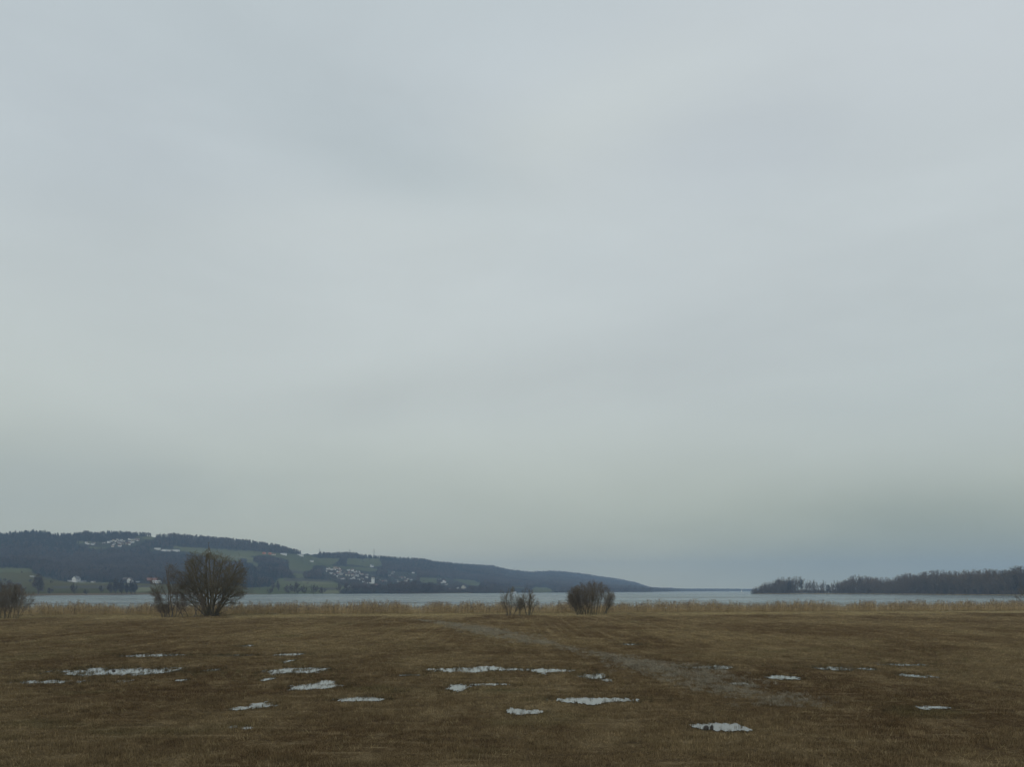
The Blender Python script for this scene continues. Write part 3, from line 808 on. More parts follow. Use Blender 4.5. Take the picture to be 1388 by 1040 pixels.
def terr(xp):
    """rows of (Y, z) from shore to ridge for an image column"""
    ys = interp(xp, SHORE); D0 = (EYE - LAKE) * F / (ys - HZ); D1 = interp(xp, DR)
    ysk = interp(xp, SKYL) + interp(xp, TREEPX)
    t = np.linspace(0, 1, NT)[:, None]
    D = D0 + (D1 - D0) * t
    g = 0.55 * t + 0.45 * t ** 1.7
    ypx = ys + (np.minimum(ysk, ys - 0.4) - ys) * g
    z = EYE + (HZ - ypx) * D / F
    X = (xp - CX) / F * D
    amp = np.clip((ys - ysk) / 60, 0, 1) * 22 * np.sin(np.pi * t) ** 0.6
    z = z + amp * (fbm(X * .0035 + 3, D * .0035, 4) - .5) * 2
    return X, D, z
XP = np.concatenate([np.arange(-480, -60, 12.0), np.arange(-60, 930, 3.0), np.arange(930, 1900, 15.0)])
TX, TD, TZ = terr(XP)
TP = HZ - (TZ - EYE) * F / TD                    # image row of each terrain vertex

def inpoly(px, py, poly):
    px = np.asarray(px, float); py = np.asarray(py, float)
    r = np.zeros(px.shape, bool); n = len(poly); j = n - 1
    for i in range(n):
        xi, yi = poly[i]; xj, yj = poly[j]
        c_ = ((yi > py) != (yj > py)) & (px < (xj - xi) * (py - yi) / ((yj - yi) + 1e-9) + xi)
        r ^= c_; j = i
    return r
GREEN = [
    [(-400, 765), (0, 770), (42, 771), (45, 778), (75, 786), (95, 790), (150, 790), (205, 792), (340, 795), (345, 806), (205, 812), (0, 814), (-400, 816)],
    [(100, 733.5), (145, 735.5), (140, 737.5), (104, 737)], [(184, 728), (212, 727.5), (208, 731.5), (184, 731.5)], [(118, 741), (145, 743), (140, 745), (118, 744)],
    [(235, 741), (290, 744.5), (350, 748), (420, 753), (432, 757), (475, 757.5), (462, 758), (452, 765), (440, 768), (425, 772), (425, 783), (402, 784), (395, 775), (385, 768), (345, 768), (335, 762), (300, 760), (262, 750), (238, 746)],
    [(340, 795), (368, 790), (372, 784), (402, 784), (440, 786), (455, 787), (461, 805), (461, 812), (340, 812)],
    [(470, 757.5), (515, 757.5), (518, 767), (500, 769), (470, 765)], [(444, 767), (500, 770), (520, 774), (500, 775), (444, 770)],
    [(566, 783), (600, 784.5), (640, 787), (664, 793), (640, 794), (600, 791), (570, 790)], [(690, 794), (712, 794.5), (712, 798), (690, 798)], [(775, 793.5), (800, 793.5), (800, 796), (775, 796)],
    [(440, 790), (462, 792), (520, 796), (520, 799), (480, 800), (440, 799)], [(595, 799), (632, 799), (632, 803.5), (595, 803.5)], [(724, 796), (740, 797), (760, 801), (740, 803.5), (715, 803)],
]
WOODB = [  # woods and copses standing inside the fields
    [(342, 754), (360, 752.5), (378, 756), (392, 760), (392, 768), (360, 769), (345, 762)],
    [(325, 768), (340, 762), (350, 770), (368, 770), (378, 785), (365, 796), (330, 797)],
    [(350, 771), (375, 769), (398, 778), (400, 784), (372, 784)],
    [(424, 767), (440, 766), (440, 786), (424, 784)], [(412, 775), (424, 772), (424, 785), (412, 784)],
    [(326, 757), (333, 757), (334, 768), (326, 768)],
    [(-200, 778), (-20, 780), (0, 784), (0, 806), (-200, 806)],
]
PLOUGH = [[(70, 795), (150, 793.5), (205, 794), (205, 798), (75, 798)], [(385, 785.5), (400, 784), (460, 786), (455, 789), (385, 788)], [(0, 790), (30, 790), (30, 794), (0, 794)],
          [(385, 772), (425, 776), (425, 779), (400, 778)], [(425, 797), (460, 797), (458, 800), (425, 800)]]
LIGHT = [[(185, 797), (205, 796), (205, 802), (185, 803)], [(434, 801), (460, 801), (460, 805), (434, 805)], [(410, 788), (455, 791), (440, 793), (410, 791)], [(100, 788.5), (148, 789.5), (148, 791.5), (100, 791)], [(300, 752), (345, 757), (345, 759), (300, 755)]]
VILL = [[(112, 736), (140, 735), (192, 728.5), (196, 733), (180, 741), (140, 742.5), (112, 738)],
        [(438, 771), (460, 770), (500, 778), (528, 786), (528, 800), (480, 800), (458, 792), (438, 782)],
        [(524, 774), (566, 778), (566, 789), (530, 791)], [(592, 782), (612, 785), (632, 792), (634, 804), (604, 804), (592, 792)], [(203, 743), (246, 744), (246, 748.5), (203, 747)]]
def cover(px, py):
    """0 wood, 1 green, 2 ploughed, 3 light grass, 4 village"""
    r = np.zeros(np.shape(px), int)
    jx = px + 3 * (fbm(px * .2, py * .2, 2) - .5); jy = py + 1.5 * (fbm(px * .2 + 9, py * .2, 2) - .5)
    for p in GREEN: r[inpoly(jx, jy, p)] = 1
    for p in PLOUGH: r[inpoly(px, py, p) & (r > 0)] = 2
    for p in LIGHT: r[inpoly(px, py, p) & (r > 0)] = 3
    for p in WOODB: r[inpoly(jx, jy, p)] = 0
    for p in VILL: r[inpoly(px, py, p)] = 4
    return r

XPg = np.broadcast_to(XP[None, :], TP.shape)
CV = cover(XPg, TP)
fieldn = fbm(TX * .006, TD * .004, 2)
colr = np.zeros(TP.shape + (3,))
G1, G2 = np.array((.076, .086, .030)), np.array((.112, .118, .046))
colr[:] = np.array((.022, .022, .018))
gm = (G1 + (G2 - G1) * np.clip((fieldn[..., None] - .3) * 2.5, 0, 1))
for k, cc in ((2, (.075, .068, .050)), (3, (.150, .150, .075)), (4, (.045, .052, .030))): colr[CV == k] = cc
colr[CV == 1] = gm[CV == 1]
low = (CV == 1) & (TP > 776) & (XPg < 345)
colr[low] = (gm * np.array((.80, .66, .40)))[low]
far_end = np.clip((XPg - 878) / 30, 0, 1)[..., None]
colr = colr * (1 - far_end) + np.array((.075, .08, .065)) * far_end
shore_row = (np.arange(NT)[:, None] <= 4) & (XPg < 640)
colr[np.broadcast_to(shore_row, TP.shape)] = (.16, .115, .07)
# extra rows: one under the water in front, three falling away behind the ridge
n_x = len(XP)
front = np.stack([TX[0] * .985, TD[0] * .985, np.full(n_x, -3.0)], 1)
rows = [front] + [np.stack([TX[i], TD[i], TZ[i]], 1) for i in range(NT)]
for kf, zf in ((1.03, .95), (1.09, .6), (1.17, -.0)):
    rows.append(np.stack([TX[-1] * kf, TD[-1] * kf, np.maximum(TZ[-1] * zf, -2.5)], 1))
V = np.concatenate(rows)
crow = [colr[0]] + [colr[i] for i in range(NT)] + [colr[-1]] * 3
C_ = np.concatenate(crow)
nr = len(rows)
i = np.arange(n_x * (nr - 1)).reshape(nr - 1, n_x)[:, :-1].ravel()
me = bpy.data.meshes.new('hills')
me.from_pydata(V.tolist(), [], np.stack([i, i + 1, i + n_x + 1, i + n_x], 1).tolist())
ca = me.color_attributes.new('landcover', 'FLOAT_COLOR', 'POINT')
ca.data.foreach_set('color', np.concatenate([C_, np.ones((len(C_), 1))], 1).astype(np.float32).ravel())
me.polygons.foreach_set('use_smooth', [True] * len(me.polygons))
m, nt, out = newmat('hill_fields'); w2 = N(nt)
a = w2.node('ShaderNodeAttribute', attribute_name='landcover').outputs['Color']
nn = w2.noise(w2.pos(), .02, 5, .6)
cc = w2.mix(nn, (0.72, .72, .72), (1.25, 1.25, 1.25)); cc = w2.mix(1.0, a, cc, 'MULTIPLY')
p = w2.node('ShaderNodeBsdfDiffuse'); w2.link(cc, p.inputs['Color']); w2.link(p.outputs[0], out.inputs[0])
me.materials.append(m); me.update()
hills = bpy.data.objects.new('hills', me); col.objects.link(hills); tag(hills, kind='structure')

def hill_at(px, py):
    """first point of the far shore seen at that row of the column"""
    X, D, Z = terr(np.array([float(px)]))
    X, D, Z = X[:, 0], D[:, 0], Z[:, 0]
    P_ = HZ - (Z - EYE) * F / D
    k = np.argmax(P_ <= py) if (P_ <= py).any() else NT - 1
    return float(X[k]), float(D[k]), float(Z[k])

# ------------------------------------------------------------------ tree shapes for the far woods
def conifer(h, r, seed):
    random.seed(seed); m = MB()
    m.tube([Vector((0, 0, -1)), Vector((0, 0, h * .5))], [.35, .2], 4)
    tiers = 9
    for t in range(tiers):
        z0 = h * (.08 + .86 * t / tiers); z1 = z0 + h * .22
        rr = r * (1 - t / tiers) ** .8 * random.uniform(.85, 1.1) + .25
        k = 9
        ang0 = random.uniform(0, 6)
        for i_ in range(k):
            a0 = ang0 + 2 * math.pi * i_ / k; a1 = a0 + 2 * math.pi / k * .8; q = rr * random.uniform(.7, 1.15)
            m.face([Vector((math.cos(a0) * q, math.sin(a0) * q, z0 - random.uniform(0, .04) * h)), Vector((math.cos(a1) * q, math.sin(a1) * q, z0 - random.uniform(0, .04) * h)), Vector((0, 0, min(z1, h)))], 0, random.random())
    return m
def leafless(h, r, seed, nb=9, ntw=9, wt_=.16, low=.25):
    """bare broadleaved tree for distance: trunk, limbs and a cloud of twig sprays"""
    random.seed(seed); wd, tw = MB(), MB()
    top = Vector((random.uniform(-.5, .5), random.uniform(-.5, .5), h * .6))
    wd.tube([Vector((0, 0, -1)), top * .5, top], [h * .017, h * .012, h * .007], 5)
    for k in range(nb):
        t = low + (1 - low) * (k + random.random()) / nb
        a = random.uniform(0, 6.28)
        b0 = Vector((0, 0, h * .62 * t))
        reach = r * random.uniform(.7, 1.05) * math.sin(math.pi * min(.92, .22 + .75 * t)) ** .7
        e = Vector((math.cos(a) * reach, math.sin(a) * reach, h * min(.98, .34 + .62 * t) + random.uniform(-.05, .06) * h))
        mid_ = b0.lerp(e, .5) + Vector((0, 0, -.03 * h))
        wd.tube([b0, mid_, e], [h * .009, h * .006, h * .003], 3, cap=False)
        for j in range(ntw):
            u = random.uniform(.25, 1)
            s0 = (b0.lerp(mid_, u * 2) if u < .5 else mid_.lerp(e, u * 2 - 1))
            dd = Vector((random.gauss(math.cos(a) * .5, .6), random.gauss(math.sin(a) * .5, .6), random.gauss(.75, .45))).normalized()
            L_ = h * random.uniform(.07, .17)
            sd_ = dd.cross(Vector((random.random(), random.random(), random.random()))).normalized()
            for q in range(4):
                d2 = (dd + sd_ * (q - 1.5) * .35 + Vector((random.gauss(0, .15), random.gauss(0, .15), random.gauss(0, .15)))).normalized()
                pe = s0 + d2 * L_ * random.uniform(.7, 1.1)
                if pe.z > h: pe.z = h - random.uniform(0, .3)
                wv = sd_ * wt_ * .5
                tw.face([s0 - wv, s0 + wv, pe + wv * .3, pe - wv * .3], 0, random.random())
    return wd, tw
def merged_tree(h, r, seed, mat, **kw):
    a, b = leafless(h, r, seed, **kw)
    n = len(a.v); a.v.extend(b.v); a.f.extend(tuple(i + n for i in f) for f in b.f); a.m.extend(b.m); a.c.extend(b.c)
    return a.build('t', mat, link=False)

# woods on the hill side
wood_src = [conifer(20, 4.2, 1).build('t', M_CONIF, link=False), conifer(18, 3.8, 2).build('t', M_CONIF, link=False), conifer(19, 4.8, 3).build('t', M_CONIF, link=False),
            merged_tree(20, 6, 4, M_BARE, nb=13, ntw=12, wt_=.5), merged_tree(18, 5.5, 5, M_BARE, nb=13, ntw=12, wt_=.5), merged_tree(22, 6, 6, M_BARE, nb=13, ntw=12, wt_=.5),
            merged_tree(9, 4.0, 7, M_BARE, nb=10, ntw=10, wt_=.5, low=.05)]
n = 150000
xp = rng.uniform(-150, 1050, n); tt = rng.random(n)
# spread evenly over the slope: weight by local depth
Dn0 = (EYE - LAKE) * F / (interp(xp, SHORE) - HZ); Dn1 = interp(xp, DR)
ti = np.clip(tt * (NT - 1), 0, NT - 1.001); i0 = ti.astype(int); fr = ti - i0
xi = np.clip(np.searchsorted(XP, xp) - 1, 0, len(XP) - 2); fx = (xp - XP[xi]) / (XP[xi + 1] - XP[xi])
def samp(A): return (A[i0, xi] * (1 - fx) + A[i0, xi + 1] * fx) * (1 - fr) + (A[i0 + 1, xi] * (1 - fx) + A[i0 + 1, xi + 1] * fx) * fr
Xs, Ds, Zs, Ps = samp(TX), samp(TD), samp(TZ), samp(TP)
cv = cover(xp, Ps)
th = 16.5 * F / Ds * np.where(cv == 4, .45, 1.0)
cvt = cover(xp, Ps - .85 * th)
cvm = cover(xp, Ps - .4 * th)
area_w = np.clip(Ds / 3600 * (Dn1 - Dn0) / 1900, 0.25, 1)
r = rng.random(n)
shorebelt = ((Ps > interp(xp, SHORE) - 9) & (xp > 460) & (xp < 900)) & (fbm(xp * .03, Ps * .1, 2) > .38)
pr = np.where((cv == 0) & (cvt == 0) & (cvm == 0), 1.0 * area_w, np.where((cv == 4) & (cvt == 4), .16, np.where(cv == 1, .0012, 0.0)))
for (hx0, hx1, hy) in ((91, 131, 789), (164, 182, 789), (198, 221, 789.5), (184, 190, 790), (598, 608, 790), (622, 636, 800), (353, 412, 752.5), (279, 286, 750), (420, 426, 762), (500, 509, 790)):
    pr = np.where((xp > hx0) & (xp < hx1) & (Ps > hy - 1) & (Ps < hy + 8), 0, pr)
pr = np.where((xp > 413) & (xp < 432) & (Ps < 760), 0, pr)
pr = np.where(shorebelt & (cv != 0), .5, pr)
pr = np.where((tt < .02), pr * .25, pr)
ok = r < pr
xp, Xs, Ds, Zs, Ps, cv, tt = [a[ok] for a in (xp, Xs, Ds, Zs, Ps, cv, tt)]
n = len(xp)
up = np.clip((interp(xp, SHORE) - Ps) / (interp(xp, SHORE) - interp(xp, SKYL)), 0, 1)
pc = np.clip(.25 + .9 * (up - .45) + 1.6 * (fbm(Xs * .004, Ds * .004, 3) - .5), .04, .95)
pc = np.where(up < .15, .06, pc)
con = rng.random(n) < pc
con |= inpoly(xp, Ps, [(325, 768), (378, 768), (378, 797), (325, 797)]) & (rng.random(n) < .8)
idx = np.where(con, rng.integers(0, 3, n), rng.integers(3, 6, n))
idx = np.where((cv == 4) | (cv == 1) | (up < .03), 6, idx)
s_ = rng.uniform(.70, 1.0, n) * np.where(up < .12, .8, 1.0) * np.where(Ds > 5000, .75, 1.0) * np.where((Ds < 3200) & (up > .5), .74, np.where(Ds < 3200, .88, 1.0))
scatter('woods', np.stack([Xs, Ds, Zs - .3], 1), np.stack([Xs * 0, Xs * 0, rng.uniform(0, 6.28, n)], 1), np.repeat(s_[:, None], 3, 1), idx, wood_src,
        'dark woods of spruce and bare broadleaved trees covering the hills beyond the lake', 'woods')
print('woods', n)

# copy a thing with its parts
def copy_thing(o):
    c_ = o.copy(); col.objects.link(c_)
    for ch in list(o.children):
        d_ = ch.copy(); col.objects.link(d_); d_.parent = c_
    return c_
def tree_proto(name, h, r, seed, mat, **kw):
    a, b = leafless(h, r, seed, **kw)
    e = empty(name, (0, 0, 0)); a.build('trunk', mat, e); b.build('crown', mat, e)
    return e
# single trees along the far shore
protos = {'round': tree_proto('shore_tree', 20, 7, 51, M_BARE, nb=14, ntw=14, wt_=.30), 'poplar': tree_proto('shore_tree', 20, 2.6, 52, M_BARE, nb=16, ntw=14, wt_=.34, low=.08),
          'bush': tree_proto('shore_tree', 12, 6.0, 53, M_BARE, nb=16, ntw=16, wt_=.34, low=.02)}
used = set()
def shore_tree(kind, px, base, top, label, group=None, wk=1.0, z_extra=0):
    o = protos[kind]
    if kind in used: o = copy_thing(o)
    used.add(kind)
    X, D, Z = hill_at(px, base)
    Hh = {'round': 20, 'poplar': 20, 'bush': 12}[kind]
    s = (base - top) * D / F / Hh
    o.location = (X, D, Z - .2); o.scale = (s * wk, s * wk, s); o.rotation_euler = (0, 0, random.uniform(0, 6.28))
    tag(o, label, 'tree', group)
for kind, px, base, top, lab, wk in (
        ('round', 12, 806, 786, 'greyish bare tree behind the cut-off shrub on the far shore', 1.1), ('poplar', -2, 806, 784, 'slim bare tree at the edge of the view, across the lake', 1.5),
        ('bush', 27, 806, 791, 'round dark bush on the far shore beside the slim bare trees', 1.1), ('poplar', 52, 806, 777, 'tall thin bare tree alone before the green slope', 1.5),
        ('bush', 68, 806.5, 797, 'low bush by the far waterline under the green slope', 1.0), ('bush', 101, 806, 790, 'bare bush on the far shore straight below the white gabled house', .8),
        ('bush', 117, 806.5, 799, 'small bush by the far waterline right of the white gabled house', 1.2), ('round', 137, 806, 794, 'small bare tree just left of the row of poplars', 1.0),
        ('bush', 365, 806, 797, 'low hedge-like bush by the water right of the large tree', 1.3),
        ('round', 352, 800, 783, 'bare tree at the foot of the dark spruce copse', 1.0), ('poplar', 370, 803, 787, 'first of the thin trees standing on the lower meadow', 1.0),
        ('poplar', 377, 803, 788, 'last of the thin trees standing on the lower meadow', 1.2),
        ('bush', 400, 806, 789, 'large dark rounded tree clump on the waterline', 1.2), ('bush', 391, 806, 793, 'smaller bush leaning on the large dark clump', 1.2), ('bush', 413, 806, 793, 'bush between the dark clump and the next bush', 1.1),
        ('bush', 425, 806, 792, 'brownish bush right of the large dark clump', 1.1), ('bush', 437, 806, 796, 'low end of the waterline bushes before the open field', 1.3)):
    shore_tree(kind, px, base, top, lab, 'trees along the far shore', wk)
for k, (px, top) in enumerate(((149, 789), (157, 784), (165, 786), (172, 790), (178, 787), (183, 789))):
    shore_tree('poplar', px, 806, top, ['shortest poplar, at the left end of its row by the lake', 'tallest poplar of the row by the lake', 'second tallest poplar, in the middle of the row', 'narrow poplar before the house with the white gable',
                                         'poplar right of the house with the white gable', 'last poplar of the row, next to open grass'][k], 'row of poplars by the lake', 1.25)
for k in range(26):
    px = 462 + k * 8.5 + random.uniform(-2.5, 2.5)
    top = interp(px, [(460, 790), (500, 793), (540, 788), (560, 787), (590, 790), (620, 798), (640, 796), (670, 790), (690, 796)])
    shore_tree('bush' if k % 3 else 'round', px, interp(px, SHORE) - .6, top + random.uniform(-1, 2), 'brown bare tree in the belt at the foot of the village', 'belt of bare trees below the village', random.uniform(.9, 1.3))

# ------------------------------------------------------------------ wooded point on the right
def point_front(xp): return (EYE - LAKE) * F / (interp(xp, [(1010, 5.7), (1160, 5.9), (1388, 8.0), (1800, 10)]))
xs = np.arange(1018, 1800, 6.0)
rows = []
D0 = point_front(xs)
tip = np.clip((xs - 1018) / 40, 0.03, 1)
for k, zz in ((-.03, -3.0), (0, LAKE - .1), (.02, LAKE + .5), (.5, LAKE + 1.5), (1, LAKE + .5), (1.05, -3.0)):
    D = D0 + 260 * tip * k
    rows.append(np.stack([(xs - CX) / F * D, D, np.full(len(xs), zz)], 1))
V = np.concatenate(rows); nx_ = len(xs)
i = np.arange(nx_ * (len(rows) - 1)).reshape(len(rows) - 1, nx_)[:, :-1].ravel()
me = bpy.data.meshes.new('headland'); me.from_pydata(V.tolist(), [], np.stack([i, i + 1, i + nx_ + 1, i + nx_], 1).tolist())
me.materials.append(plain_mat('headland_ground', (.10, .09, .05), .9, .4, .05)); me.update()
o = bpy.data.objects.new('headland_terrain', me); col.objects.link(o); tag(o, kind='structure')
TOPS = [(1018, 800), (1022, 795), (1030, 791.5), (1045, 787), (1058, 781.5), (1070, 782), (1085, 783), (1100, 785), (1120, 788), (1140, 786), (1155, 780), (1170, 780), (1185, 781), (1210, 783), (1230, 776), (1255, 774), (1290, 773), (1340, 772), (1388, 767), (1500, 765)]
pt_protos = []
for k, (h, r) in enumerate(((26, 8), (25, 7), (27, 7.5), (24, 6.5), (26, 9), (27, 5.5))):
    pt_protos.append(tree_proto('bare_tree', h, r, 70 + k, M_BARE2, nb=14, ntw=11, wt_=.15, low=.3))
HP = (26, 25, 27, 24, 26, 27)
ptu = set()
random.seed(99)
def point_tree(k, px, D, top, label, group, wk=1.0):
    o = pt_protos[k]
    if k in ptu: o = copy_thing(o)
    ptu.add(k)
    h = EYE + (HZ - top) * D / F - (LAKE + .6)
    s = h / HP[k]
    o.location = ((px - CX) / F * D, D, LAKE + .5); o.scale = (s * wk, s * wk, s); o.rotation_euler = (0, 0, random.uniform(0, 6.28))
    tag(o, label, 'tree', group)
x = 1021.0
while x < 1420:
    D = float(point_front(x)) + random.uniform(8, 60) * min(1, max(.05, (x - 1018) / 40))
    top = float(interp(x, TOPS)) + random.choice((-1.5, 0, .5, 1.5, 3, 5)) * (1 if x < 1140 else .8)
    lab = 'bare tree near the tip of the wooded point' if x < 1066 else ('bare tree in the thin stretch of the point where the sky shows through' if x < 1142 else 'bare tree along the thick wood of the point')
    point_tree(random.randrange(6), x, D, top, lab, 'bare trees near the tip of the point' if x < 1066 else ('bare trees in the thin stretch of the point' if x < 1142 else 'bare trees of the thick wood on the point'), random.uniform(.75, 1.1))
    x += random.uniform(2.2, 4.2) if not 1066 < x < 1142 else random.uniform(2.6, 4.6)
# ivy-clad and evergreen singles
def ever(px, D, h, r, label, seed):
    e = empty('evergreen_tree', ((px - CX) / F * D, D, LAKE + .5)); tag(e, label, 'tree')
    m_ = MB(); m_.tube([Vector((0, 0, -1)), Vector((0, 0, h * .8))], [.5, .2], 6); m_.build('trunk', M_BARE2, e)
    random.seed(seed); c_ = MB()
    for _ in range(420):
        v = Vector((random.gauss(0, 1), random.gauss(0, 1), random.gauss(0, 1))).normalized() * random.uniform(.5, 1) ** .5
        p_ = Vector((v.x * r, v.y * r, h * .62 + v.z * h * .38))
        a_ = Vector((random.gauss(0, 1), random.gauss(0, 1), random.gauss(0, 1))).normalized() * random.uniform(.4, .9)
        b_ = Vector((random.gauss(0, 1), random.gauss(0, 1), random.gauss(0, 1))).normalized() * random.uniform(.4, .9)
        c_.face([p_ - a_, p_ + b_, p_ + a_], 0, random.random())
    c_.build('crown', M_CONIF, e)
ever(1070, 1400, 24, 3.2, 'dark ivy-clad tree just behind the tip of the point', 1)
ever(1122, 1390, 17, 3.0, 'low dark evergreen where the wooded point is thinnest', 2)
ever(1086, 1390, 26, 1.3, 'tall narrow dark tree in the thin stretch of the point', 4)
ever(1376, 1050, 27, 3.6, 'dark evergreen crown in the wood behind the tree at the edge', 3)
# undergrowth and the mass of the wood behind
und = [merged_tree(26, 8, 90 + k, M_BARE2, nb=13, ntw=11, wt_=.20) for k in range(3)] + [merged_tree(7, 4.5, 95 + k, M_BARE2, nb=12, ntw=14, wt_=.30, low=.03) for k in range(3)]
P, S, I = [], [], []
for _ in range(2400):
    x = random.uniform(1019, 1500)
    dens = float(interp(x, [(1019, .8), (1060, .95), (1072, .6), (1100, .45), (1134, .6), (1146, .9), (1500, 1)]))
    if random.random() > dens: continue
    tipk = min(1, max(.03, (x - 1018) / 40))
    D = float(point_front(x)) + (5 + 190 * random.random()) * tipk
    if random.random() < .45:
        P.append(((x - CX) / F * D, D, LAKE + .4)); s = random.uniform(.6, 1.35); S.append((s, s, s)); I.append(random.randint(3, 5))
    else:
        if 1072 < x < 1138 and random.random() < .75: continue
        top = float(interp(x, TOPS)) + random.uniform(0, 1) ** .7 * 15
        h = max(4, EYE + (HZ - top) * D / F - LAKE - .6); s = h / 26
        P.append(((x - CX) / F * D, D, LAKE + .4)); S.append((s * random.uniform(.7, 1.1), s * random.uniform(.7, 1.1), s)); I.append(random.randint(0, 2))
scatter('undergrowth', P, [(0, 0, random.uniform(0, 6.28)) for _ in P], S, I, und, 'tangled undergrowth and bare saplings filling the wooded point', 'undergrowth')
# brown waterside sedge at the point
P = []
for _ in range(1500):
    x = random.uniform(1022, 1450); D = float(point_front(x)) + random.uniform(1, 8); P.append(((x - CX) / F * D, D, LAKE + .05))
srcs = [tuft(40, 1.6, .5, 1.5, .09, .4, M_REED) for _ in range(3)]
scatter('far_reeds', P, [(0, 0, random.uniform(0, 6.28)) for _ in P], [(1, 1, random.uniform(.6, 1.2)) for _ in P], [random.randint(0, 2) for _ in P], srcs, 'thin fringe of reeds along the wooded point', 'reeds')

# ------------------------------------------------------------------ buildings
M_WHITE = plain_mat('white_render', (.78, .77, .74), .8, .05)
M_CREAM = plain_mat('cream_render', (.55, .52, .42), .8, .06)
M_GREYW = plain_mat('grey_render', (.42, .42, .41), .8, .06)
M_ROOFR = plain_mat('red_tiles', (.20, .085, .055), .8, .2)
M_ROOFB = plain_mat('brown_tiles', (.10, .070, .052), .8, .2)
M_ROOFG = plain_mat('grey_roofing', (.16, .16, .165), .7, .1)
M_ORANGE = plain_mat('orange_tiles', (.48, .15, .06), .8, .15)
M_GLASS = plain_mat('dark_window_glass', (.03, .035, .04), .15, .1)
M_TRIM = plain_mat('dark_timber', (.07, .05, .035), .8, .2)
def house(X, Y, Z, wd, dp, eave, ridge, rz, wall, roof, label, group=None, cat='house', name='house', detail=True, face_gable=False):
    """gabled house; local x runs along the ridge"""
    e = empty(name, (X, Y, Z - .5), rz); tag(e, label, cat, group)
    m_ = MB(); hw, hd = wd / 2, dp / 2
    m_.box(-hw, hw, -hd, hd, -3, eave)
    for sx in (-hw, hw): m_.face([(sx, -hd, eave), (sx, hd, eave), (sx, 0, ridge)])
    m_.build('wall', wall, e)
    r_ = MB(); ov = .6; th = .35; k_ = (ridge - eave) / hd
    for s in (-1, 1):
        a_ = [(-hw - ov, 0, ridge + .05), (hw + ov, 0, ridge + .05), (hw + ov, s * (hd + ov), eave - k_ * ov + .05), (-hw - ov, s * (hd + ov), eave - k_ * ov + .05)]
        b_ = [(x_, y_, z_ + th) for x_, y_, z_ in a_]
        r_.face(b_); r_.face(a_)
        for q in range(4): r_.face([a_[q], a_[(q + 1) % 4], b_[(q + 1) % 4], b_[q]])
    ro = r_.build('roof', roof, e)
    if detail:
        c_ = MB(); c_.box(hw * .3, hw * .3 + .7, hd * .25, hd * .25 + .7, ridge - k_ * hd * .6, ridge + 1.0); c_.build('chimney', M_GREYW, ro)
        nfl = max(1, int(eave / 2.8))
        for fl in range(nfl):
            nw = max(2, int(wd / 3.2))
            for q in range(nw):
                xw = -hw + wd * (q + .5) / nw
                for s in (-1, 1):
                    wn = MB(); wn.box(xw - .5, xw + .5, s * hd - .03, s * hd + .03, 1 + fl * 2.8, 2.3 + fl * 2.8); wn.build('window', M_GLASS, e)
            for s in (-1, 1):
                for yw in (-hd * .45, hd * .45):
                    wn = MB(); wn.box(s * hw - .03, s * hw + .03, yw - .5, yw + .5, 1 + fl * 2.8, 2.3 + fl * 2.8); wn.build('window', M_GLASS, e)
    return e
def put(px, py, wpx, hpx, rz, wall, roof, label, group=None, detail=False, cat='house', name='house', dp=None, rk=.42):
    """a house whose foot is at that point of the far slope, with its width and height as seen"""
    X, D, Z = hill_at(px, py)
    wd = wpx * D / F; ht = hpx * D / F
    return house(X, D, Z, wd, dp or max(7, wd * .7), ht * (1 - rk) + .5, ht + .5, rz, wall, roof, label, group, cat, name, detail)
# farms near the water
put(103.5, 789.5, 8.5, 7.5, R(78), M_WHITE, M_ROOFG, 'white gabled farmhouse standing alone above the far shore', None, True, dp=10)
put(96, 789.3, 6.5, 1.8, R(2), M_WHITE, M_ROOFG, 'low pale shed attached to the left of the white gabled farmhouse', None, False, 'shed', 'farm_shed')
put(113, 789.6, 7, 1.4, R(2), M_GREYW, M_ROOFG, 'low grey shed right of the white gabled farmhouse', None, False, 'shed', 'farm_shed')
put(126.5, 790, 4.5, 1.6, R(3), M_WHITE, M_ROOFB, 'tiny pale hut between the farmhouse and the poplars', None, False, 'shed', 'farm_shed')
put(171.5, 789.0, 9.5, 5.2, R(8), M_TRIM, M_ROOFB, 'long brown-roofed barn behind the poplars', None, True, 'barn', 'barn')
put(176.5, 790.2, 5.5, 6.5, R(82), M_WHITE, M_ROOFB, 'white gable-ended house behind the poplars', None, True, dp=9)
put(206.5, 790.0, 13, 5.6, R(4), M_TRIM, M_ROOFR, 'long barn with a broad red tiled roof left of the slender tree', None, True, 'barn', 'barn', rk=.6)
put(212.5, 791.4, 10, 3.6, R(-3), M_WHITE, M_GREYW, 'white building in front of the red-roofed barn', None, True)
put(187, 790.3, 3.2, 1.0, 0, M_WHITE, M_GREYW, 'tiny pale shed in the grass beside the red-roofed barn', None, False, 'shed', 'farm_shed')
put(44, 783.6, 5, 1.2, R(5), M_GREYW, M_GREYW, 'small grey hut on the green slope beside the tall thin tree', None, False, 'shed', 'farm_shed')
random.seed(12)
def cluster(pts, label, group, wr=(2.6, 5.0), hr=(2.0, 3.4), roofs=(M_ROOFB, M_ROOFG, M_ROOFR), walls=(M_WHITE, M_WHITE, M_WHITE, M_CREAM)):
    for (px, py) in pts:
        put(px, py, random.uniform(*wr), random.uniform(*hr), random.choice((0, R(90), R(20), R(70), R(-25))), random.choice(walls), random.choice(roofs), label, group, rk=random.uniform(.25, .45))
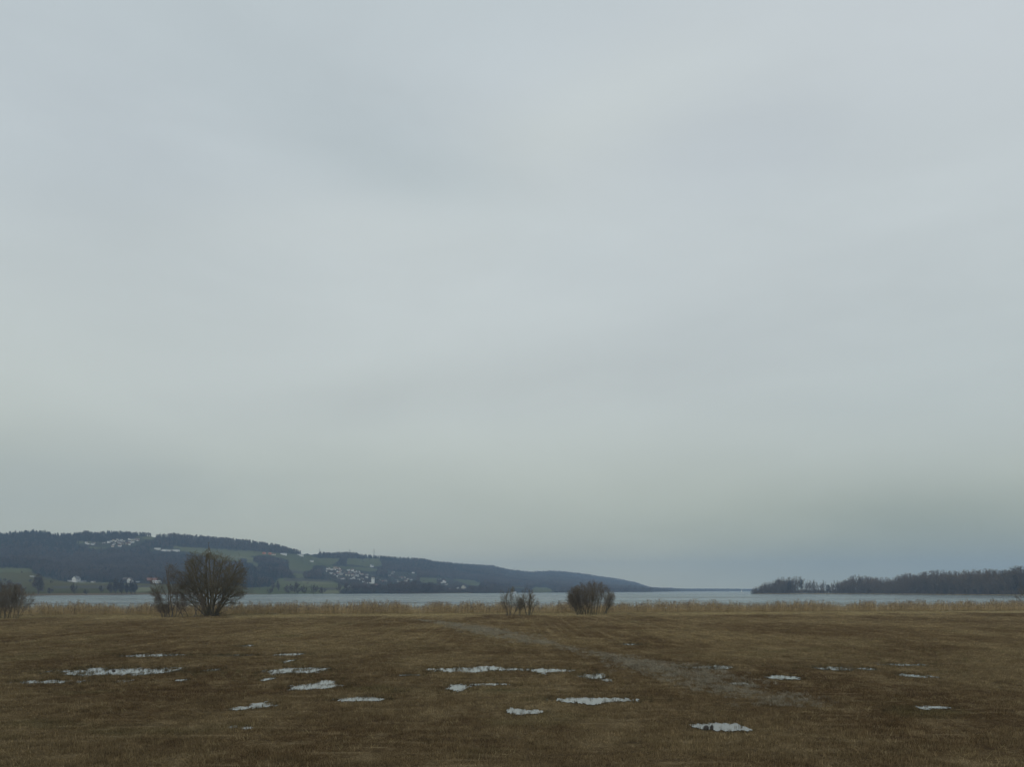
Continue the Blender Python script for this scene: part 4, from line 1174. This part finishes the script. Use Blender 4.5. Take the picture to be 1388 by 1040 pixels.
def spread(poly, n, pad=0):
    xs_ = [p[0] for p in poly]; ys_ = [p[1] for p in poly]; r_ = []
    while len(r_) < n:
        x_, y_ = random.uniform(min(xs_), max(xs_)), random.uniform(min(ys_), max(ys_))
        if inpoly(np.array([x_]), np.array([y_]), poly)[0] and all(abs(x_ - a) > 2.2 or abs(y_ - b) > 1.3 for a, b in r_): r_.append((x_, y_))
    return sorted(r_, key=lambda p: p[1])
cluster([(117, 738), (119, 738.6), (125, 739), (128, 739), (141, 737.2)], 'white house on the thin left end of the village under the ridge', 'houses at the thin left end of the ridge village', (2.4, 4.2), (1.8, 2.6))
cluster(spread([(147, 735), (160, 733), (170, 733), (187, 731), (189, 736), (175, 740), (152, 743), (146, 741)], 26), 'white house in the thick of the village under the ridge', 'houses of the ridge village', (2.2, 4.4), (1.8, 2.8))
cluster([(183, 732.6), (187, 733), (213, 735), (216, 735.4)], 'pale house at the upper edge of the ridge village', 'houses at the upper edge of the ridge village', (2.2, 4), (1.6, 2.2))
for k, (px, py, ww) in enumerate(((213.5, 746, 7), (222.5, 747.3, 7), (229, 748, 4), (238, 747.6, 9))):
    put(px, py, ww, 2.2, R((-3, -12, 0, -4)[k]), M_WHITE, M_GREYW, ('long white block, leftmost of the four in a row above the slender tree', 'tilted white block, second of the four in a row above the slender tree', 'small white block, third of the four above the slender tree', 'widest white block, last of the four in a row above the slender tree')[k], 'white blocks in a row on the slope', rk=.2)
V2 = [(441, 773), (455, 770), (463, 774), (478, 775), (496, 779), (500, 783), (486, 787), (470, 789), (458, 787), (446, 780)]
cluster(spread(V2, 40), 'pale house in the village left of the church tower', 'houses of the village left of the church', (2.4, 4.6), (1.8, 3.2), walls=(M_WHITE, M_WHITE, M_CREAM, M_GREYW))
put(471, 781.5, 6, 4.4, R(10), M_CREAM, M_ROOFB, 'large cream house in the middle of the village left of the church', None)
put(450, 773.5, 5, 1.8, R(18), M_WHITE, M_GREYW, 'long white roof at the top of the village left of the church')
put(482.5, 782, 7.5, 2.6, R(2), M_WHITE, M_ROOFG, 'long low white house right of the large cream one')
cluster([(493, 790), (497, 792), (494, 795), (474, 797.5), (484, 797.5), (510, 795), (491, 787), (515, 789), (520, 790), (523, 789.5), (497, 784)], 'pale house among trees around the foot of the church tower', 'houses around the church tower', (2.6, 4.2), (2.2, 3.0))
cluster([(528, 782), (532, 779), (533, 777.5), (538, 789), (541, 790), (545, 785), (549, 784.5), (553, 786.5), (557, 787.5), (550, 788.5), (560, 778), (543, 784)], 'grey or pale house on the slope right of the church', 'houses right of the church', (2.4, 4.0), (1.8, 2.8), walls=(M_GREYW, M_WHITE, M_GREYW, M_CREAM))
cluster([(596, 787), (598, 791), (610, 801), (616, 801.5), (620, 799), (605, 794), (624, 803)], 'small pale house in the hamlet near the gable by the water', 'houses of the hamlet by the water', (2.6, 4), (2, 3), walls=(M_GREYW, M_WHITE, M_CREAM))
put(602, 790.5, 4.5, 4, R(75), M_WHITE, M_ROOFR, 'white house with a red roof in the waterside hamlet', dp=9)
put(628.5, 800, 6.5, 6.5, R(82), M_CREAM, M_ROOFB, 'tall cream gable-ended house of the waterside hamlet', None, True, dp=11)
put(504, 769.3, 4.2, 3.8, R(60), M_WHITE, M_ROOFG, 'lone white house on the field above the church')
put(358, 751.4, 3.4, 2.4, R(80), M_ORANGE, M_ORANGE, 'orange-roofed house at the left end of the hamlet below the ridge wood', dp=9)
put(366, 752.2, 3.2, 2.4, R(60), M_ORANGE, M_ORANGE, 'small orange-roofed house second from the left below the ridge wood', dp=8)
put(371, 753, 5, 1.8, R(3), M_CREAM, M_ROOFR, 'house with a dull red roof below the ridge wood', None)
put(384.5, 753, 7.5, 2.2, R(2), M_WHITE, M_GREYW, 'long white farm building below the ridge wood')
put(407, 753.8, 7.5, 2.2, R(-2), M_WHITE, M_GREYW, 'long white building at the right foot of the ridge wood')
put(422.5, 762.5, 5, 2.4, R(10), M_WHITE, M_ROOFG, 'white farmhouse on the green saddle')
put(282, 750, 4, 1.6, R(10), M_WHITE, M_GREYW, 'white shed on the high pasture above the large tree', None, False, 'shed', 'farm_shed')
put(696, 804.1, 7, 1.3, R(2), M_WHITE, M_GREYW, 'long white boathouse on the waterline beyond the sparse shrub', None, False, 'boathouse', 'boathouse')
put(898, 802.3, 2.4, 1.2, 0, M_WHITE, M_ROOFG, 'tiny white house where the far hills meet the lake')
# church
X, D, Z = hill_at(505.5, 792)
ch = empty('church', (X, D, Z - .3)); tag(ch, 'white church with a square tower under a brown cap, in the lakeside village', 'church')
s = D / F
m_ = MB(); m_.box(-1.9 * s, 1.9 * s, -1.9 * s, 1.9 * s, -3, 8.2 * s); tw_ = m_.build('tower', M_WHITE, ch)
m_ = MB(); zt = 8.2 * s + .02
for q in range(4):
    c4 = [(-2.6 * s, -2.4 * s), (2.6 * s, -2.4 * s), (2.6 * s, 2.4 * s), (-2.6 * s, 2.4 * s)]
    a_, b_ = c4[q], c4[(q + 1) % 4]
    m_.face([(a_[0], a_[1], zt), (b_[0], b_[1], zt), (b_[0] * .25, b_[1] * .25, zt + 2.0 * s), (a_[0] * .25, a_[1] * .25, zt + 2.0 * s)])
m_.face([(x_ * .25, y_ * .25, zt + 2.0 * s) for x_, y_ in c4]); m_.face([(x_, y_, zt) for x_, y_ in c4][::-1])
m_.build('roof', M_ROOFB, tw_)
for xx in (-.9, .9):
    m_ = MB(); m_.box((xx - .3) * s, (xx + .3) * s, -1.95 * s, -1.85 * s, 6.2 * s, 7.2 * s); m_.build('belfry_window', M_GLASS, tw_)
m_ = MB(); m_.box(-5.2 * s, -1.92 * s, -1.5 * s, 1.5 * s, -3, 1.8 * s)
m_.face([(-5.2 * s, -1.5 * s, 1.8 * s), (-5.2 * s, 1.5 * s, 1.8 * s), (-5.2 * s, 0, 3.4 * s)]); m_.build('nave', M_WHITE, ch)
m_ = MB()
for q in (-1, 1): m_.face([(-5.4 * s, 0, 3.45 * s), (-1.93 * s, 0, 3.45 * s), (-1.93 * s, q * 1.7 * s, 1.65 * s), (-5.4 * s, q * 1.7 * s, 1.65 * s)])
m_.build('nave_roof', M_ROOFB, ch)

# lattice masts on the skyline
M_STEEL = plain_mat('galvanised_steel', (.22, .23, .24), .5, .1)
def pylon(px, top, base, label, arms=True):
    X, D, Z = terr(np.array([float(px)])); X, D, Z = float(X[-1, 0]), float(D[-1, 0]), float(Z[-1, 0])
    h = EYE + (HZ - top) * D / F - Z
    e = empty('pylon', (X, D, Z - .5)); tag(e, label, 'pylon', 'pylons along the skyline')
    m_ = MB(); b_ = h * .08; t_ = .5
    corner = lambda f, sx, sy: Vector((sx * (b_ + (t_ - b_) * f), sy * (b_ + (t_ - b_) * f), h * f))
    for sx, sy in ((-1, -1), (1, -1), (1, 1), (-1, 1)):
        m_.tube([corner(0, sx, sy), corner(1, sx, sy)], [.2, .13], 4)
    nb = 9
    for k in range(nb):
        f0, f1 = k / nb, (k + 1) / nb
        for (a_, b2) in (((-1, -1), (1, -1)), ((1, -1), (1, 1)), ((1, 1), (-1, 1)), ((-1, 1), (-1, -1))):
            m_.tube([corner(f0, *a_), corner(f1, *b2)], [.07, .07], 3); m_.tube([corner(f0, *b2), corner(f1, *a_)], [.07, .07], 3)
    m_.build('mast', M_STEEL, e)
    if arms:
        for f, l_ in ((.68, .17), (.82, .13), (.95, .09)):
            a_ = MB()
            a_.tube([Vector((-h * l_, 0, h * f)), Vector((h * l_, 0, h * f))], [.22, .22], 4)
            for s in (-1, 1): a_.tube([Vector((s * h * l_, 0, h * f)), Vector((0, 0, h * (f + .05)))], [.12, .12], 3)
            a_.build('crossarm', M_STEEL, e)
pylon(507, 744, 754, 'tallest lattice pylon, on the wooded skyline above the church')
pylon(474, 744.5, 750, 'small faint pylon left of the tallest one')
pylon(433, 744, 751, 'short thick mast on the skyline by the gap in the woods', False)
pylon(697, 769, 774, 'farthest pylon, on the low ridge above the sparse shrub')

# small things on and by the lake
def boat(px, py, label, mast=True):
    D = (EYE - LAKE) * F / (py - HZ); s = D / F
    e = empty('sailing_boat', ((px - CX) / F * D, D, LAKE)); tag(e, label, 'boat')
    m_ = MB(); L_ = 4.0; st = 10; pts = []
    for k in range(st):
        a0, a1 = -1 + 2 * k / st, -1 + 2 * (k + 1) / st
        w0, w1 = 1.1 * (1 - a0 * a0) ** .5, 1.1 * (1 - min(1, a1 * a1)) ** .5
        for q in (-1, 1):
            m_.face([(a0 * L_, q * w0, 1.1), (a1 * L_, q * w1, 1.1), (a1 * L_, q * w1 * .5, -.3), (a0 * L_, q * w0 * .5, -.3)])
        m_.face([(a0 * L_, -w0, 1.1), (a1 * L_, -w1, 1.1), (a1 * L_, w1, 1.1), (a0 * L_, w0, 1.1)])
    m_.build('hull', M_WHITE, e)
    if mast:
        m_ = MB(); m_.tube([Vector((.5, 0, 1)), Vector((.5, 0, 10))], [.12, .08], 5); m_.build('mast', M_STEEL, e)
        m_ = MB(); m_.face([(.4, .02, 2), (-3.2, .3, 2), (.4, .02, 9.5)]); m_.face([(.4, .05, 2), (-3.2, .33, 2), (.4, .05, 9.5)]); m_.build('sail', M_WHITE, e)
boat(1005.5, 803.9, 'tiny white sailing boat far out on the lake near the wooded point')
# white scrap caught in the reeds
X, Y = ground_at(903, 831)
m_ = MB()
m_.box(-.25, .25, -.04, .04, 0, .22); m_.tube([Vector((0, .08, -1.3)), Vector((0, .08, .3))], [.04, .04], 5, mat=1)
o = m_.build('notice_board', [M_GREYW, M_TRIM]); o.location = (X, Y + .3, 1.15); tag(o, 'tiny white board on a post among the reeds', 'board')

# ------------------------------------------------------------------ air
hz = MB(); hz.box(-4900, 4900, -200, 7050, -4.2, 246)
m, nt, out = newmat('haze'); w3 = N(nt)
v = w3.node('ShaderNodeVolumePrincipled'); v.inputs['Color'].default_value = (.53, .71, .97, 1); v.inputs['Density'].default_value = 1.75e-4
v.inputs['Anisotropy'].default_value = 0.0
w3.link(v.outputs[0], out.inputs['Volume'])
o = hz.build('haze', m); tag(o, kind='stuff')
